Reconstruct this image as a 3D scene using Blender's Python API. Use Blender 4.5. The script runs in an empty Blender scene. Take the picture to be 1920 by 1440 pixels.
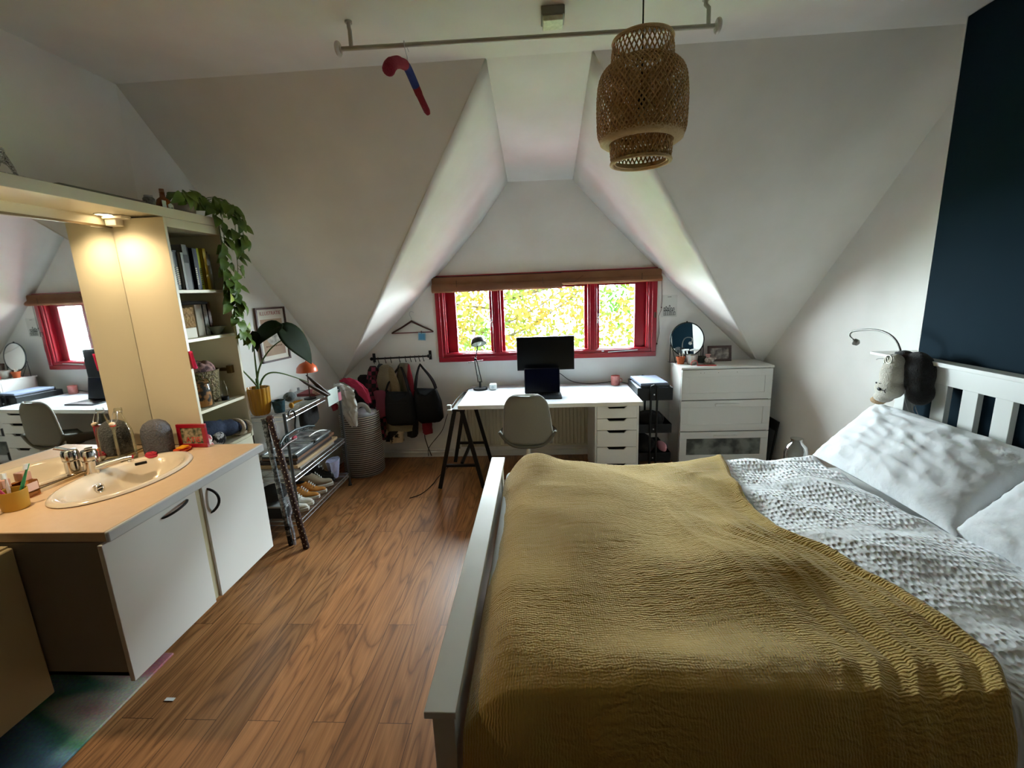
WORLD, SKYB, SPOTE, EXPO, SKYC = 48.0, .33, 11.0, 1.6, (.82, .92, 1.0, 1)
import bpy, math, random
from mathutils import Vector, Matrix, noise as NZ
PI = math.pi
S = bpy.context.scene
COL = S.collection
random.seed(7)
V = Vector

# ------------------------------------------------------------------ materials
def lin(h):
    h = h.lstrip('#')
    c = [int(h[i:i+2], 16)/255 for i in (0, 2, 4)]
    return tuple(((x+.055)/1.055)**2.4 if x > .04045 else x/12.92 for x in c) + (1,)
MATS = {}
def M(name, col, rough=.6, metal=0, var=None, bump=None, spec=.5, sheen=0, coat=0, stretch=None):
    """var=(scale, colour2, contrast) colour noise; bump=(scale, strength[, 'noise'|'voronoi'|'wave'])"""
    if name in MATS: return MATS[name]
    m = bpy.data.materials.new(name); m.use_nodes = True
    nt = m.node_tree; n = nt.nodes; l = nt.links
    b = n['Principled BSDF']
    b.inputs['Base Color'].default_value = lin(col)
    b.inputs['Roughness'].default_value = rough
    b.inputs['Metallic'].default_value = metal
    b.inputs['Specular IOR Level'].default_value = spec
    if sheen: b.inputs['Sheen Weight'].default_value = sheen
    if coat: b.inputs['Coat Weight'].default_value = coat; b.inputs['Coat Roughness'].default_value = .1
    if var or bump:
        tc = n.new('ShaderNodeTexCoord'); src = tc.outputs['Object']
        if stretch:
            mp = n.new('ShaderNodeMapping'); mp.inputs['Scale'].default_value = stretch
            l.new(src, mp.inputs['Vector']); src = mp.outputs['Vector']
    if var:
        t = n.new('ShaderNodeTexNoise'); t.inputs['Scale'].default_value = var[0]; t.inputs['Detail'].default_value = 5
        l.new(src, t.inputs['Vector'])
        r = n.new('ShaderNodeValToRGB'); k = var[2] if len(var) > 2 else .25
        r.color_ramp.elements[0].position = .5-k; r.color_ramp.elements[1].position = .5+k
        r.color_ramp.elements[0].color = lin(col); r.color_ramp.elements[1].color = lin(var[1])
        l.new(t.outputs['Fac'], r.inputs['Fac']); l.new(r.outputs['Color'], b.inputs['Base Color'])
    if bump:
        kind = bump[2] if len(bump) > 2 else 'noise'
        if kind == 'noise':
            t = n.new('ShaderNodeTexNoise'); t.inputs['Detail'].default_value = 4; o = t.outputs['Fac']
        elif kind == 'voronoi':
            t = n.new('ShaderNodeTexVoronoi'); o = t.outputs['Distance']
        else:
            t = n.new('ShaderNodeTexWave'); o = t.outputs['Fac']; t.inputs['Distortion'].default_value = 2
            if len(bump) > 3: t.bands_direction = bump[3]
        t.inputs['Scale'].default_value = bump[0]
        l.new(src, t.inputs['Vector'])
        bm = n.new('ShaderNodeBump'); bm.inputs['Strength'].default_value = bump[1]; bm.inputs['Distance'].default_value = .01
        l.new(o, bm.inputs['Height']); l.new(bm.outputs['Normal'], b.inputs['Normal'])
    MATS[name] = m
    return m
def emit(name, col, strength):
    if name in MATS: return MATS[name]
    m = bpy.data.materials.new(name); m.use_nodes = True
    nt = m.node_tree; nt.nodes.clear()
    e = nt.nodes.new('ShaderNodeEmission'); e.inputs[0].default_value = lin(col); e.inputs[1].default_value = strength
    o = nt.nodes.new('ShaderNodeOutputMaterial'); nt.links.new(e.outputs[0], o.inputs[0])
    MATS[name] = m; return m
def glass(name, tint='#ffffff', ior=1.45, gl=1.0, edge=None):
    """clear thin glass: transparent body with Fresnel reflections"""
    if name in MATS: return MATS[name]
    m = bpy.data.materials.new(name); m.use_nodes = True
    nt = m.node_tree; nt.nodes.clear(); n = nt.nodes; l = nt.links
    t = n.new('ShaderNodeBsdfTransparent'); t.inputs[0].default_value = lin(tint)
    g = n.new('ShaderNodeBsdfGlossy'); g.inputs['Roughness'].default_value = .03; g.inputs[0].default_value = (gl, gl, gl, 1)
    f = n.new('ShaderNodeFresnel'); f.inputs[0].default_value = ior
    x = n.new('ShaderNodeMixShader'); o = n.new('ShaderNodeOutputMaterial')
    if edge:
        lw = n.new('ShaderNodeLayerWeight'); lw.inputs[0].default_value = .35
        mx = n.new('ShaderNodeMix'); mx.data_type = 'RGBA'
        mx.inputs[6].default_value = lin(tint); mx.inputs[7].default_value = lin(edge)
        l.new(lw.outputs['Facing'], mx.inputs[0]); l.new(mx.outputs[2], t.inputs[0])
    q = n.new('ShaderNodeMath'); q.operation = 'MULTIPLY'; q.inputs[1].default_value = .55; l.new(f.outputs[0], q.inputs[0])
    l.new(q.outputs[0], x.inputs[0]); l.new(t.outputs[0], x.inputs[1]); l.new(g.outputs[0], x.inputs[2])
    l.new(x.outputs[0], o.inputs[0]); MATS[name] = m; return m

# ------------------------------------------------------------------ mesh builder
class MB:
    def __init__(s): s.v = []; s.f = []; s.mi = []; s.cur = 0
    def slot(s, i): s.cur = i; return s
    def _add(s, vs, fs):
        o = len(s.v); s.v += [tuple(x) for x in vs]
        s.f += [tuple(i+o for i in f) for f in fs]; s.mi += [s.cur]*len(fs)
        return s
    def box(s, x0, x1, y0, y1, z0, z1):
        vs = [(x, y, z) for z in (z0, z1) for y in (y0, y1) for x in (x0, x1)]
        return s._add(vs, [(0,2,3,1),(4,5,7,6),(0,1,5,4),(2,6,7,3),(0,4,6,2),(1,3,7,5)])
    def obox(s, c, size, R=None):
        R = R or Matrix.Identity(3); c = V(c)
        vs = [c + R @ V((x*size[0]/2, y*size[1]/2, z*size[2]/2)) for z in (-1,1) for y in (-1,1) for x in (-1,1)]
        return s._add(vs, [(0,2,3,1),(4,5,7,6),(0,1,5,4),(2,6,7,3),(0,4,6,2),(1,3,7,5)])
    def bar(s, a, b, w, h):
        """rectangular bar from a to b"""
        a = V(a); b = V(b); d = (b-a); L = d.length; d.normalize()
        up = V((0,0,1)) if abs(d.z) < .95 else V((0,1,0))
        x = d.cross(up).normalized(); y = x.cross(d).normalized()
        R = Matrix((x, d, y)).transposed()
        return s.obox((a+b)/2, (w, L, h), R)
    def loft(s, rings, cap=True, closed=True):
        n = len(rings[0]); vs = [p for r in rings for p in r]; fs = []
        m = n if closed else n-1
        for i in range(len(rings)-1):
            for j in range(m):
                fs.append((i*n+j, i*n+(j+1)%n, (i+1)*n+(j+1)%n, (i+1)*n+j))
        if cap and closed:
            fs.append(tuple(reversed(range(n)))); fs.append(tuple((len(rings)-1)*n+j for j in range(n)))
        return s._add(vs, fs)
    def tube(s, pts, r, n=8, cap=True, flat=1.0, up0=None):
        pts = [V(p) for p in pts]; rings = []; k = len(pts)
        up = V(up0) if up0 else None
        for i, p in enumerate(pts):
            d = (pts[min(i+1, k-1)] - pts[max(i-1, 0)])
            if d.length < 1e-9: d = V((0,0,1))
            d.normalize()
            if up is None: up = V((0,0,1)) if abs(d.z) < .9 else V((1,0,0))
            x = d.cross(up)
            if x.length < 1e-6: x = d.orthogonal()
            x.normalize(); y = x.cross(d).normalized(); up = y
            rr = r[i] if isinstance(r, (list, tuple)) else r
            rings.append([p + x*(rr*math.cos(2*PI*j/n)) + y*(rr*flat*math.sin(2*PI*j/n)) for j in range(n)])
        return s.loft(rings, cap)
    def ring(s, c, R, r, n=32, m=8, axis='z', sx=1, sy=1):
        c = V(c); rings = []
        for i in range(n):
            a = 2*PI*i/n; row = []
            for j in range(m):
                b = 2*PI*j/m; q = R + r*math.cos(b); p = (q*math.cos(a)*sx, q*math.sin(a)*sy, r*math.sin(b))
                if axis == 'y': p = (p[0], p[2], p[1])
                if axis == 'x': p = (p[2], p[0], p[1])
                row.append(c + V(p))
            rings.append(row)
        rings.append(rings[0])
        return s.loft(rings, cap=False)
    def lathe(s, prof, c=(0,0,0), n=32, R=None, sx=1, sy=1, cap=True):
        c = V(c); rings = []
        for r, z in prof:
            row = []
            for j in range(n):
                p = V((r*sx*math.cos(2*PI*j/n), r*sy*math.sin(2*PI*j/n), z))
                row.append(c + (R @ p if R else p))
            rings.append(row)
        return s.loft(rings, cap)
    def cyl(s, c, r, h, n=24, axis='z', r2=None):
        R = {'z': None, 'x': Matrix(((0,0,1),(0,1,0),(-1,0,0))), 'y': Matrix(((1,0,0),(0,0,1),(0,-1,0)))}[axis]
        return s.lathe([(r, 0), (r if r2 is None else r2, h)], c, n, R)
    def ball(s, c, r, n=16, R=None):
        rx, ry, rz = (r, r, r) if not isinstance(r, (tuple, list)) else r
        m = max(6, n//2); prof = [(max(1e-4, math.sin(PI*i/m)), -math.cos(PI*i/m)) for i in range(m+1)]
        c = V(c); rings = []
        for q, z in prof:
            row = []
            for j in range(n):
                p = V((q*rx*math.cos(2*PI*j/n), q*ry*math.sin(2*PI*j/n), z*rz))
                row.append(c + (R @ p if R else p))
            rings.append(row)
        return s.loft(rings, True)
    def prism(s, poly, ext):
        ext = V(ext); n = len(poly); a = [V(p) for p in poly]; b = [p+ext for p in a]
        fs = [tuple(range(n)), tuple(reversed(range(n, 2*n)))]
        fs += [(j, n+j, n+(j+1) % n, (j+1) % n) for j in range(n)]
        return s._add(a+b, fs)
    def grid(s, fn, nu, nv):
        vs = [fn(i/nu, j/nv) for j in range(nv+1) for i in range(nu+1)]
        fs = [(j*(nu+1)+i, j*(nu+1)+i+1, (j+1)*(nu+1)+i+1, (j+1)*(nu+1)+i) for j in range(nv) for i in range(nu)]
        return s._add(vs, fs)
    def frame(s, x0, x1, z0, z1, w, y0, y1, wb=None):
        wb = w if wb is None else wb
        s.box(x0, x1, y0, y1, z0, z0+wb); s.box(x0, x1, y0, y1, z1-w, z1)
        s.box(x0, x0+w, y0, y1, z0+wb, z1-w); s.box(x1-w, x1, y0, y1, z0+wb, z1-w)
        return s
    def xf(s, Mx): s.v = [tuple(Mx @ V(p)) for p in s.v]; return s
    def add(s, o):
        k = len(s.v); s.v += o.v; s.f += [tuple(i+k for i in f) for f in o.f]; s.mi += o.mi; return s

def build(name, mb, mats, parent=None, smooth=35, bevel=0, solid=0, sub=0, local=False, seg=2):
    me = bpy.data.meshes.new(name)
    vs = mb.v
    if parent is not None and not local:
        r = parent
        while r.parent: r = r.parent
        inv = r.matrix_basis.inverted(); vs = [tuple(inv @ V(p)) for p in vs]
    me.from_pydata(vs, [], mb.f); me.update()
    if not isinstance(mats, (list, tuple)): mats = [mats]
    for m in mats: me.materials.append(m)
    if len(mats) > 1: me.polygons.foreach_set('material_index', mb.mi)
    import bmesh
    bm = bmesh.new(); bm.from_mesh(me); bmesh.ops.recalc_face_normals(bm, faces=bm.faces); bm.to_mesh(me); bm.free()
    if smooth:
        me.shade_smooth(); me.set_sharp_from_angle(angle=math.radians(smooth))
    o = bpy.data.objects.new(name, me); COL.objects.link(o)
    if parent is not None: o.parent = parent
    if solid:
        q = o.modifiers.new('thickness', 'SOLIDIFY'); q.thickness = solid; q.offset = 0
    if bevel:
        q = o.modifiers.new('bevel', 'BEVEL'); q.width = bevel; q.segments = seg; q.limit_method = 'ANGLE'; q.angle_limit = math.radians(40)
        q.harden_normals = False
    if sub:
        q = o.modifiers.new('sub', 'SUBSURF'); q.levels = sub; q.render_levels = sub
    return o
def tag(o, label=None, cat=None, group=None, kind=None):
    if label: o['label'] = label
    if cat: o['category'] = cat
    if group: o['group'] = group
    if kind: o['kind'] = kind
    return o
def thing(name, label, cat, loc=(0,0,0), rz=0, group=None, R=None):
    o = bpy.data.objects.new(name, None); COL.objects.link(o)
    o.empty_display_size = .05
    o.location = loc; o.rotation_euler = R if R else (0, 0, rz)
    return tag(o, label, cat, group)
def single(name, label, cat, mb, mats, group=None, **k):
    xs = [p[0] for p in mb.v]; ys = [p[1] for p in mb.v]; zs = [p[2] for p in mb.v]
    c = V(((min(xs)+max(xs))/2, (min(ys)+max(ys))/2, min(zs)))
    mb.v = [tuple(V(p)-c) for p in mb.v]
    o = build(name, mb, mats, None, **k); o.location = c
    return tag(o, label, cat, group)
def struct(name, mb, mats, parent=None, **k):
    o = build(name, mb, mats, parent, **k)
    if parent is None: o['kind'] = 'structure'
    return o
def text(name, s, size, mat, parent, Mx, depth=.0004):
    cu = bpy.data.curves.new(name, 'FONT'); cu.body = s; cu.size = size; cu.extrude = depth; cu.align_x = 'CENTER'; cu.align_y = 'CENTER'
    t = bpy.data.objects.new('tmp_text', cu); COL.objects.link(t)
    dg = bpy.context.evaluated_depsgraph_get()
    me = bpy.data.meshes.new_from_object(t.evaluated_get(dg)); bpy.data.objects.remove(t)
    me.transform(Mx); me.materials.clear(); me.materials.append(mat)
    r = parent
    while r.parent: r = r.parent
    me.transform(r.matrix_basis.inverted())
    o = bpy.data.objects.new(name, me); COL.objects.link(o); o.parent = parent
    return o
def rot(ax, deg): return Matrix.Rotation(math.radians(deg), 3, ax)
def bez(p0, p1, p2, p3, n=12):
    p0, p1, p2, p3 = map(V, (p0, p1, p2, p3)); out = []
    for i in range(n+1):
        t = i/n; a = 1-t
        out.append(p0*a**3 + p1*3*a*a*t + p2*3*a*t*t + p3*t**3)
    return out
def catmull(pts, n=6):
    P = [V(p) for p in pts]; P = [P[0]*2-P[1]] + P + [P[-1]*2-P[-2]]; out = []
    for i in range(1, len(P)-2):
        for k in range(n):
            t = k/n
            out.append(.5*((2*P[i]) + (P[i+1]-P[i-1])*t + (2*P[i-1]-5*P[i]+4*P[i+1]-P[i+2])*t*t + (3*P[i]-P[i-1]-3*P[i+1]+P[i+2])*t**3))
    out.append(P[-2]); return out
def nz(x, y=0, z=0): return NZ.noise(V((x, y, z)))
def sstep(a, b, x):
    t = max(0, min(1, (x-a)/(b-a))); return t*t*(3-2*t)
def leaf(mb, base, d, up, L, W, bend=.3, heart=.0, nu=4, nv=7, fold=.12, twist=0):
    """one leaf blade from base along d, drooping by bend"""
    d = V(d).normalized(); up = V(up); x = d.cross(up).normalized(); up = x.cross(d).normalized()
    def fn(u, v):
        t = v; w = W*.5*(math.sin(PI*min(1, t**.62))**.9)*(1-.25*t) if t < 1 else 0
        s_ = (u-.5)*2
        back = -heart*L*abs(s_)**1.5*(1-t)**2
        p = V(base) + d*(L*t*math.cos(bend*t*.8)+back) - up*(L*math.sin(bend*t)*t*.7) + x*(s_*w) + up*(abs(s_)*w*fold)
        return p
    return mb.grid(fn, nu, nv)

# ------------------------------------------------------------------ shared materials
WHITE = '#d9d8d4'
m_wall = M('wall_plaster', '#eeedea', .9, var=(2.6, '#dddcd6', .3), bump=(9, .12))
m_paint = M('white_lacquer', '#dfe0dd', .35, var=(1.5, '#d6d7d3', .4))
m_cream = M('cream_laminate', '#e0dbc4', .4, var=(2, '#d8d2b9', .4))
m_black = M('black_metal', '#0b0b0b', .45, 0, spec=.3)
m_chrome = M('chrome', '#d8d8d8', .12, 1)
m_steel = M('brushed_steel', '#b9bcc0', .3, 1)
m_red = M('red_gloss_paint', '#a5122a', .28, var=(6, '#8e0f24', .35), coat=.4)
m_mirror = M('mirror_glass', '#f2f4f3', .015, 1)
m_darkw = M('dark_wood', '#4a2418', .45, var=(14, '#35170e', .3), stretch=(1, 1, 6))
m_pane = glass('window_glass', '#fafdfb', 1.3)
m_clear = glass('clear_glass', '#f4f6f2', 1.38, 1, edge='#e2e6dc')
# ================================================================== camera
f_px = 850.0
pit, yaw, rol = (math.radians(a) for a in (11.92192145, -3.59524349, -2.2554999))
cy_, sy_ = math.cos(yaw), math.sin(yaw); cp_, sp_ = math.cos(pit), math.sin(pit); cr_, sr_ = math.cos(rol), math.sin(rol)
Mc = Matrix(((cr_,-sr_,0),(sr_,cr_,0),(0,0,1))) @ Matrix(((1,0,0),(0,cp_,-sp_),(0,sp_,cp_))) @ Matrix(((1,0,0),(0,0,-1),(0,1,0))) @ Matrix(((cy_,-sy_,0),(sy_,cy_,0),(0,0,1)))
right, down, fwd = Mc[0], Mc[1], Mc[2]
cam = bpy.data.cameras.new('camera'); cam.sensor_width = 36; cam.sensor_fit = 'HORIZONTAL'; cam.lens = f_px/1920*36
cam.clip_start = .02; cam.clip_end = 200
co = bpy.data.objects.new('camera', cam); COL.objects.link(co)
R3 = Matrix((right, -down, -fwd)).transposed()
co.matrix_world = Matrix.Translation((0, 0, 1.67)) @ R3.to_4x4()
S.camera = co

# ================================================================== floor
def floor_mat():
    m = bpy.data.materials.new('oak_floor'); m.use_nodes = True
    nt = m.node_tree; n = nt.nodes; l = nt.links; b = n['Principled BSDF']
    tc = n.new('ShaderNodeTexCoord')
    mp = n.new('ShaderNodeMapping'); mp.inputs['Rotation'].default_value = (0, 0, PI/2)
    l.new(tc.outputs['Object'], mp.inputs['Vector'])
    br = n.new('ShaderNodeTexBrick'); br.inputs['Scale'].default_value = 1
    br.inputs['Brick Width'].default_value = 1.45; br.inputs['Row Height'].default_value = .135
    br.inputs['Mortar Size'].default_value = .0012; br.inputs['Mortar Smooth'].default_value = .1; br.offset = .37
    br.inputs['Color1'].default_value = (0, 0, 0, 1); br.inputs['Color2'].default_value = (1, 1, 1, 1); br.inputs['Mortar'].default_value = (.5, .5, .5, 1)
    l.new(mp.outputs[0], br.inputs['Vector'])
    # per-board offset for the grain
    sc = n.new('ShaderNodeVectorMath'); sc.operation = 'SCALE'; sc.inputs[3].default_value = 7.3
    l.new(br.outputs['Color'], sc.inputs[0])
    ad = n.new('ShaderNodeVectorMath'); ad.operation = 'ADD'
    l.new(mp.outputs[0], ad.inputs[0]); l.new(sc.outputs[0], ad.inputs[1])
    m2 = n.new('ShaderNodeMapping'); m2.inputs['Scale'].default_value = (.55, 4.2, 1); l.new(ad.outputs[0], m2.inputs[0])
    nn = n.new('ShaderNodeTexNoise'); nn.inputs['Scale'].default_value = 1.6; nn.inputs['Detail'].default_value = 2; nn.inputs['Distortion'].default_value = .6
    l.new(m2.outputs[0], nn.inputs['Vector'])
    mu = n.new('ShaderNodeMath'); mu.operation = 'MULTIPLY'; mu.inputs[1].default_value = 9; l.new(nn.outputs['Fac'], mu.inputs[0])
    fr = n.new('ShaderNodeMath'); fr.operation = 'PINGPONG'; fr.inputs[1].default_value = .5; l.new(mu.outputs[0], fr.inputs[0])
    m3 = n.new('ShaderNodeMapping'); m3.inputs['Scale'].default_value = (3, 90, 1); l.new(ad.outputs[0], m3.inputs[0])
    n2 = n.new('ShaderNodeTexNoise'); n2.inputs['Scale'].default_value = 1.5; n2.inputs['Detail'].default_value = 3; l.new(m3.outputs[0], n2.inputs['Vector'])
    ra = n.new('ShaderNodeValToRGB'); e = ra.color_ramp.elements
    e[0].position = .0; e[0].color = lin('#755030'); e[1].position = .5; e[1].color = lin('#a3754b')
    ee = ra.color_ramp.elements.new(.14); ee.color = lin('#92653e')
    l.new(fr.outputs[0], ra.inputs['Fac'])
    hs = n.new('ShaderNodeMix'); hs.data_type = 'RGBA'; hs.blend_type = 'MULTIPLY'; hs.inputs[0].default_value = .55
    r2 = n.new('ShaderNodeValToRGB'); r2.color_ramp.elements[0].position = .35; r2.color_ramp.elements[0].color = (.62, .58, .54, 1)
    r2.color_ramp.elements[1].position = .62; r2.color_ramp.elements[1].color = (1.15, 1.1, 1.05, 1)
    l.new(n2.outputs['Fac'], r2.inputs['Fac']); l.new(ra.outputs[0], hs.inputs[6]); l.new(r2.outputs[0], hs.inputs[7])
    # board tone
    bt = n.new('ShaderNodeMix'); bt.data_type = 'RGBA'; bt.blend_type = 'MULTIPLY'; bt.inputs[0].default_value = 1
    r3 = n.new('ShaderNodeValToRGB'); r3.color_ramp.elements[0].color = (.86, .82, .78, 1); r3.color_ramp.elements[1].color = (1.12, 1.1, 1.05, 1)
    l.new(br.outputs['Color'], r3.inputs['Fac']); l.new(hs.outputs[2], bt.inputs[6]); l.new(r3.outputs[0], bt.inputs[7])
    # seams
    sm = n.new('ShaderNodeMix'); sm.data_type = 'RGBA'; sm.inputs[7].default_value = lin('#3a1f10')
    l.new(br.outputs['Fac'], sm.inputs[0]); l.new(bt.outputs[2], sm.inputs[6])
    l.new(sm.outputs[2], b.inputs['Base Color'])
    # worn patches change the gloss
    wn = n.new('ShaderNodeTexNoise'); wn.inputs['Scale'].default_value = 1.3; l.new(tc.outputs['Object'], wn.inputs['Vector'])
    rr = n.new('ShaderNodeMapRange'); rr.inputs[3].default_value = .3; rr.inputs[4].default_value = .55; l.new(wn.outputs['Fac'], rr.inputs[0])
    l.new(rr.outputs[0], b.inputs['Roughness'])
    bp = n.new('ShaderNodeBump'); bp.inputs['Strength'].default_value = .12; bp.inputs['Distance'].default_value = .004
    l.new(n2.outputs['Fac'], bp.inputs['Height']); l.new(bp.outputs[0], b.inputs['Normal'])
    return m
YB = -2.5
fl = MB().box(-2.5, 2.5, YB-.1, 4.6, -.1, 0); struct('floor', fl, floor_mat(), smooth=0)

# ================================================================== shell
XL, XR, ZC, YS, YW = -2.32, 2.37, 2.87, 2.70, 4.38
PL, PR = V((-2.0, YW, .83)), V((2.10, YW, .86))
AL, AR = V((-.245, 2.705, ZC)), V((.325, 2.705, ZC))
BL, BR = V((-.25, YW, 2.61)), V((.35, YW, 2.605))
KL, KR = V((-.97, YW, 1.80)), V((1.125, YW, 1.795))
ce = MB().box(-2.5, 2.5, YB-.1, YS+.03, ZC, ZC+.12); struct('ceiling', ce, m_wall, smooth=0)
def slab(poly, n, t=.16):
    """a flat or nearly flat panel with thickness t away from the room along n"""
    mb = MB(); mb.prism(poly, V(n).normalized()*t); return mb
nrm = V((0, 1.1, .9))
struct('wall_slope_left', slab([(XL, YS, ZC), AL, PL], nrm), m_wall, smooth=0)
struct('wall_slope_right', slab([AR, (XR, YS, ZC), PR], nrm), m_wall, smooth=0)
# dormer: flat head and two curving cheeks
struct('ceiling_dormer', slab([AL, AR, BR, BL], (0, 0, 1)), m_wall, smooth=0)
def cheek(A0, P, B0, K):
    n = 24; nv = 10
    Bp = []
    # the foot of the cheek on the window wall bends at K
    c = catmull([B0, (B0+K)/2 + (K-(B0+P)/2)*.35, K, (K+P)/2 + (K-(B0+P)/2)*.25, P], 8)
    def bp(t):
        x = t*(len(c)-1); i = min(int(x), len(c)-2); return c[i].lerp(c[i+1], x-i)
    def fn(u, v):
        a = A0.lerp(P, u); b = bp(u); p = a.lerp(b, v)
        return p
    return MB().grid(fn, n, nv)
struct('wall_cheek_left', cheek(AL, PL, BL, KL), m_wall, solid=.02, smooth=60)
struct('wall_cheek_right', cheek(AR, PR, BR, KR), m_wall, solid=.02, smooth=60)
# window wall with its opening
WX0, WX1, WZ0, WZ1 = -.945, 1.075, 1.02, 1.77
def wallmesh():
    mb = MB()
    # solid pieces around the opening, tall enough to be covered by the roof faces
    T = .25
    def piece(poly): mb.prism([(x, YW, z) for x, z in poly], (0, T, 0))
    piece([(-2.2, -.1), (2.3, -.1), (2.3, .95), (2.2, WZ0), (-2.1, WZ0), (-2.2, .9)])
    piece([(-2.1, WZ0), (WX0, WZ0), (WX0, WZ1), (-1.15, WZ1), (-1.95, 1.05)])
    piece([(WX1, WZ0), (2.2, WZ0), (2.05, 1.06), (1.30, WZ1), (WX1, WZ1)])
    piece([(-1.15, WZ1), (1.3, WZ1), (.5, 2.68), (-.4, 2.68)])
    return mb
struct('wall_back', wallmesh(), m_wall, smooth=0)
def sidewall(x0, xf, sgn):
    mb = MB()
    poly = [(x0, YB-.1, -.1), (x0, YB-.1, ZC+.05), (x0, YS+.03, ZC+.05), (xf, YW+.12, .80), (xf, YW+.12, -.1), (x0, YS, -.1)]
    e = V((sgn*.12, 0, 0))
    a = [V(p) for p in poly]
    # two planar pieces: straight part and the part that leans in towards the window wall
    mb.prism([a[0], a[1], V((x0, YS, ZC+.05)), V((x0, YS, -.1))], e)
    mb.prism([V((x0, YS, -.1)), V((x0, YS, ZC+.05)), a[3], a[4]], e)
    return mb
struct('wall_left', sidewall(XL, -1.977, -1), m_wall, smooth=0)
struct('wall_right', sidewall(XR, 2.077, 1), m_wall, smooth=0)
struct('wall_front', MB().box(-2.5, 2.5, YB-.1, YB, -.1, ZC+.05), M('bounce_dimming_brown', '#4f4338', .7), smooth=0)  # unseen wall behind the camera, coloured dark to cut bounce light
m_blue = M('petrol_blue_paint', '#07222e', .85, var=(1.7, '#051b26', .4), bump=(12, .1), spec=.15)
cb = MB().box(2.11, 2.45, 1.92, 2.63, 0, ZC)
struct('wall_chimney', cb, m_blue, smooth=0, bevel=.006)
cs = MB().box(2.111, 2.4, 2.6305, 2.634, 0, ZC)
struct('wall_chimney_side', cs, m_wall, smooth=0)
struct('baseboard_back', MB().box(-1.95, 2.05, YW-.014, YW, 0, .06), m_paint, bevel=.003)
pp = MB().tube([(-1.95, YW-.03, .085), (-.9, YW-.03, .085), (-.88, YW-.05, .085)], .008, 8)
pp.tube([(-1.95, YW-.03, .055), (-.9, YW-.03, .055)], .008, 8)
single('heating_pipe', 'pair of thin white heating pipes running along the skirting below the coats', 'pipe', pp, m_paint)

# ================================================================== window
win = bpy.data.objects.new('window_1', None); COL.objects.link(win); win.location = (0, YW, WZ0); win['kind'] = 'structure'
fr = MB().frame(-.98, 1.11, .985, 1.81, .045, YW-.03, YW+.02)
fr.frame(-.955, 1.085, 1.01, 1.785, .05, YW-.015, YW+.06)
fr.frame(-.925, 1.055, 1.035, 1.755, .035, YW, YW+.10)
struct('frame', fr, m_red, win, bevel=.004)
GL = [(-.80, -.465), (-.33, .446), (.583, .924)]
zg0, zg1 = 1.072, 1.668
for a, b in ((-.44, -.355), (.471, .558)):
    mm = MB().box(a, b, YW+.0, YW+.12, 1.035, 1.755); mm.box(a+.02, b-.02, YW-.012, YW, 1.035, 1.755)
    struct('mullion', mm, m_red, win, bevel=.003)
ends = [(-.895, -.435), (-.36, .476), (.553, 1.025)]
for (g0, g1), (e0, e1) in zip(GL, ends):
    sm = MB()
    y0, y1 = YW+.055, YW+.1
    sm.box(e0, g0, y0, y1, 1.045, 1.75); sm.box(g1, e1, y0, y1, 1.045, 1.75)
    sm.box(g0, g1, y0, y1, 1.045, zg0); sm.box(g0, g1, y0, y1, zg1, 1.75)
    # glazing bead
    sm.frame(g0-.004, g1+.004, zg0-.004, zg1+.004, .008, y0-.006, y0+.004)
    so = struct('sash', sm, m_red, win, bevel=.003)
    struct('pane', MB().box(g0-.003, g1+.003, YW+.075, YW+.079, zg0-.003, zg1+.003), m_pane, so, smooth=0)
m_pewter = M('pewter_handle', '#c9c6c6', .35, .8)
for x, sg in ((-.452, -1), (.572, 1)):
    h = MB().box(x-.009, x+.009, YW+.045, YW+.055, 1.31, 1.40)
    h.tube([(x, YW+.04, 1.355), (x, YW+.02, 1.355)], .009)
    h.bar((x, YW+.018, 1.355), (x+sg*.07, YW+.018, 1.355+(.03 if sg < 0 else -.065)), .012, .008)
    struct('handle', h, m_pewter, win, bevel=.002)
st = MB().bar((-.78, YW+.04, 1.067), (-.50, YW-.0, 1.045), .012, .008)
st.tube([(-.63, YW+.02, 1.05), (-.63, YW+.02, 1.075)], .006)
struct('window_stay', st, m_black, win)
st = MB().bar((.60, YW-.01, 1.045), (.93, YW+.02, 1.062), .014, .012)
st.bar((.66, YW-.02, 1.036), (.94, YW-.01, 1.05), .016, .008)
struct('window_stay', st, M('pale_metal', '#cfd2d4', .3, .9), win)
cd = MB().tube([(1.15, YW-.01, 1.70), (1.16, YW-.008, 1.5), (1.155, YW-.008, 1.42), (1.13, YW-.008, 1.36), (1.14, YW-.008, 1.2), (1.12, YW-.008, 1.10)], .002, 5)
cd.box(1.085, 1.10, YW-.045, YW-.03, 1.35, 1.40); cd.ball((1.12, YW-.008, 1.10), .008, 8); cd.ball((1.155, YW-.008, 1.44), .006, 8)
# ------------------------------------------------------------------ bamboo blind
m_bam = M('bamboo_blind', '#a4714c', .7, var=(5, '#855637', .3), bump=(60, .6, 'wave', 'Z'), stretch=(1, 1, 2.5))
bl = thing('roller_blind', 'rolled up brown bamboo blind above the red window', 'blind', (.07, YW-.04, 1.65))
def blindpart(x0, x1, zt, zb):
    mb = MB()
    prof = [(YW-.035, zt), (YW-.060, zt-.003), (YW-.062, zt-.06), (YW-.085, zt-.075), (YW-.098, zb+.02), (YW-.088, zb+.004), (YW-.065, zb), (YW-.045, zb+.012), (YW-.035, zb+.03)]
    mb.loft([[(x, y, z) for y, z in prof] for x in (x0, x1)]); return mb
build('blind_fold', blindpart(-.99, .232, 1.793, 1.652), m_bam, bl, smooth=50)
build('blind_fold', blindpart(.225, 1.135, 1.797, 1.682), m_bam, bl, smooth=50)
hb = MB().box(-.985, 1.10, YW-.05, YW-.031, 1.786, 1.80); build('head_rail', hb, m_darkw, bl)
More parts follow.
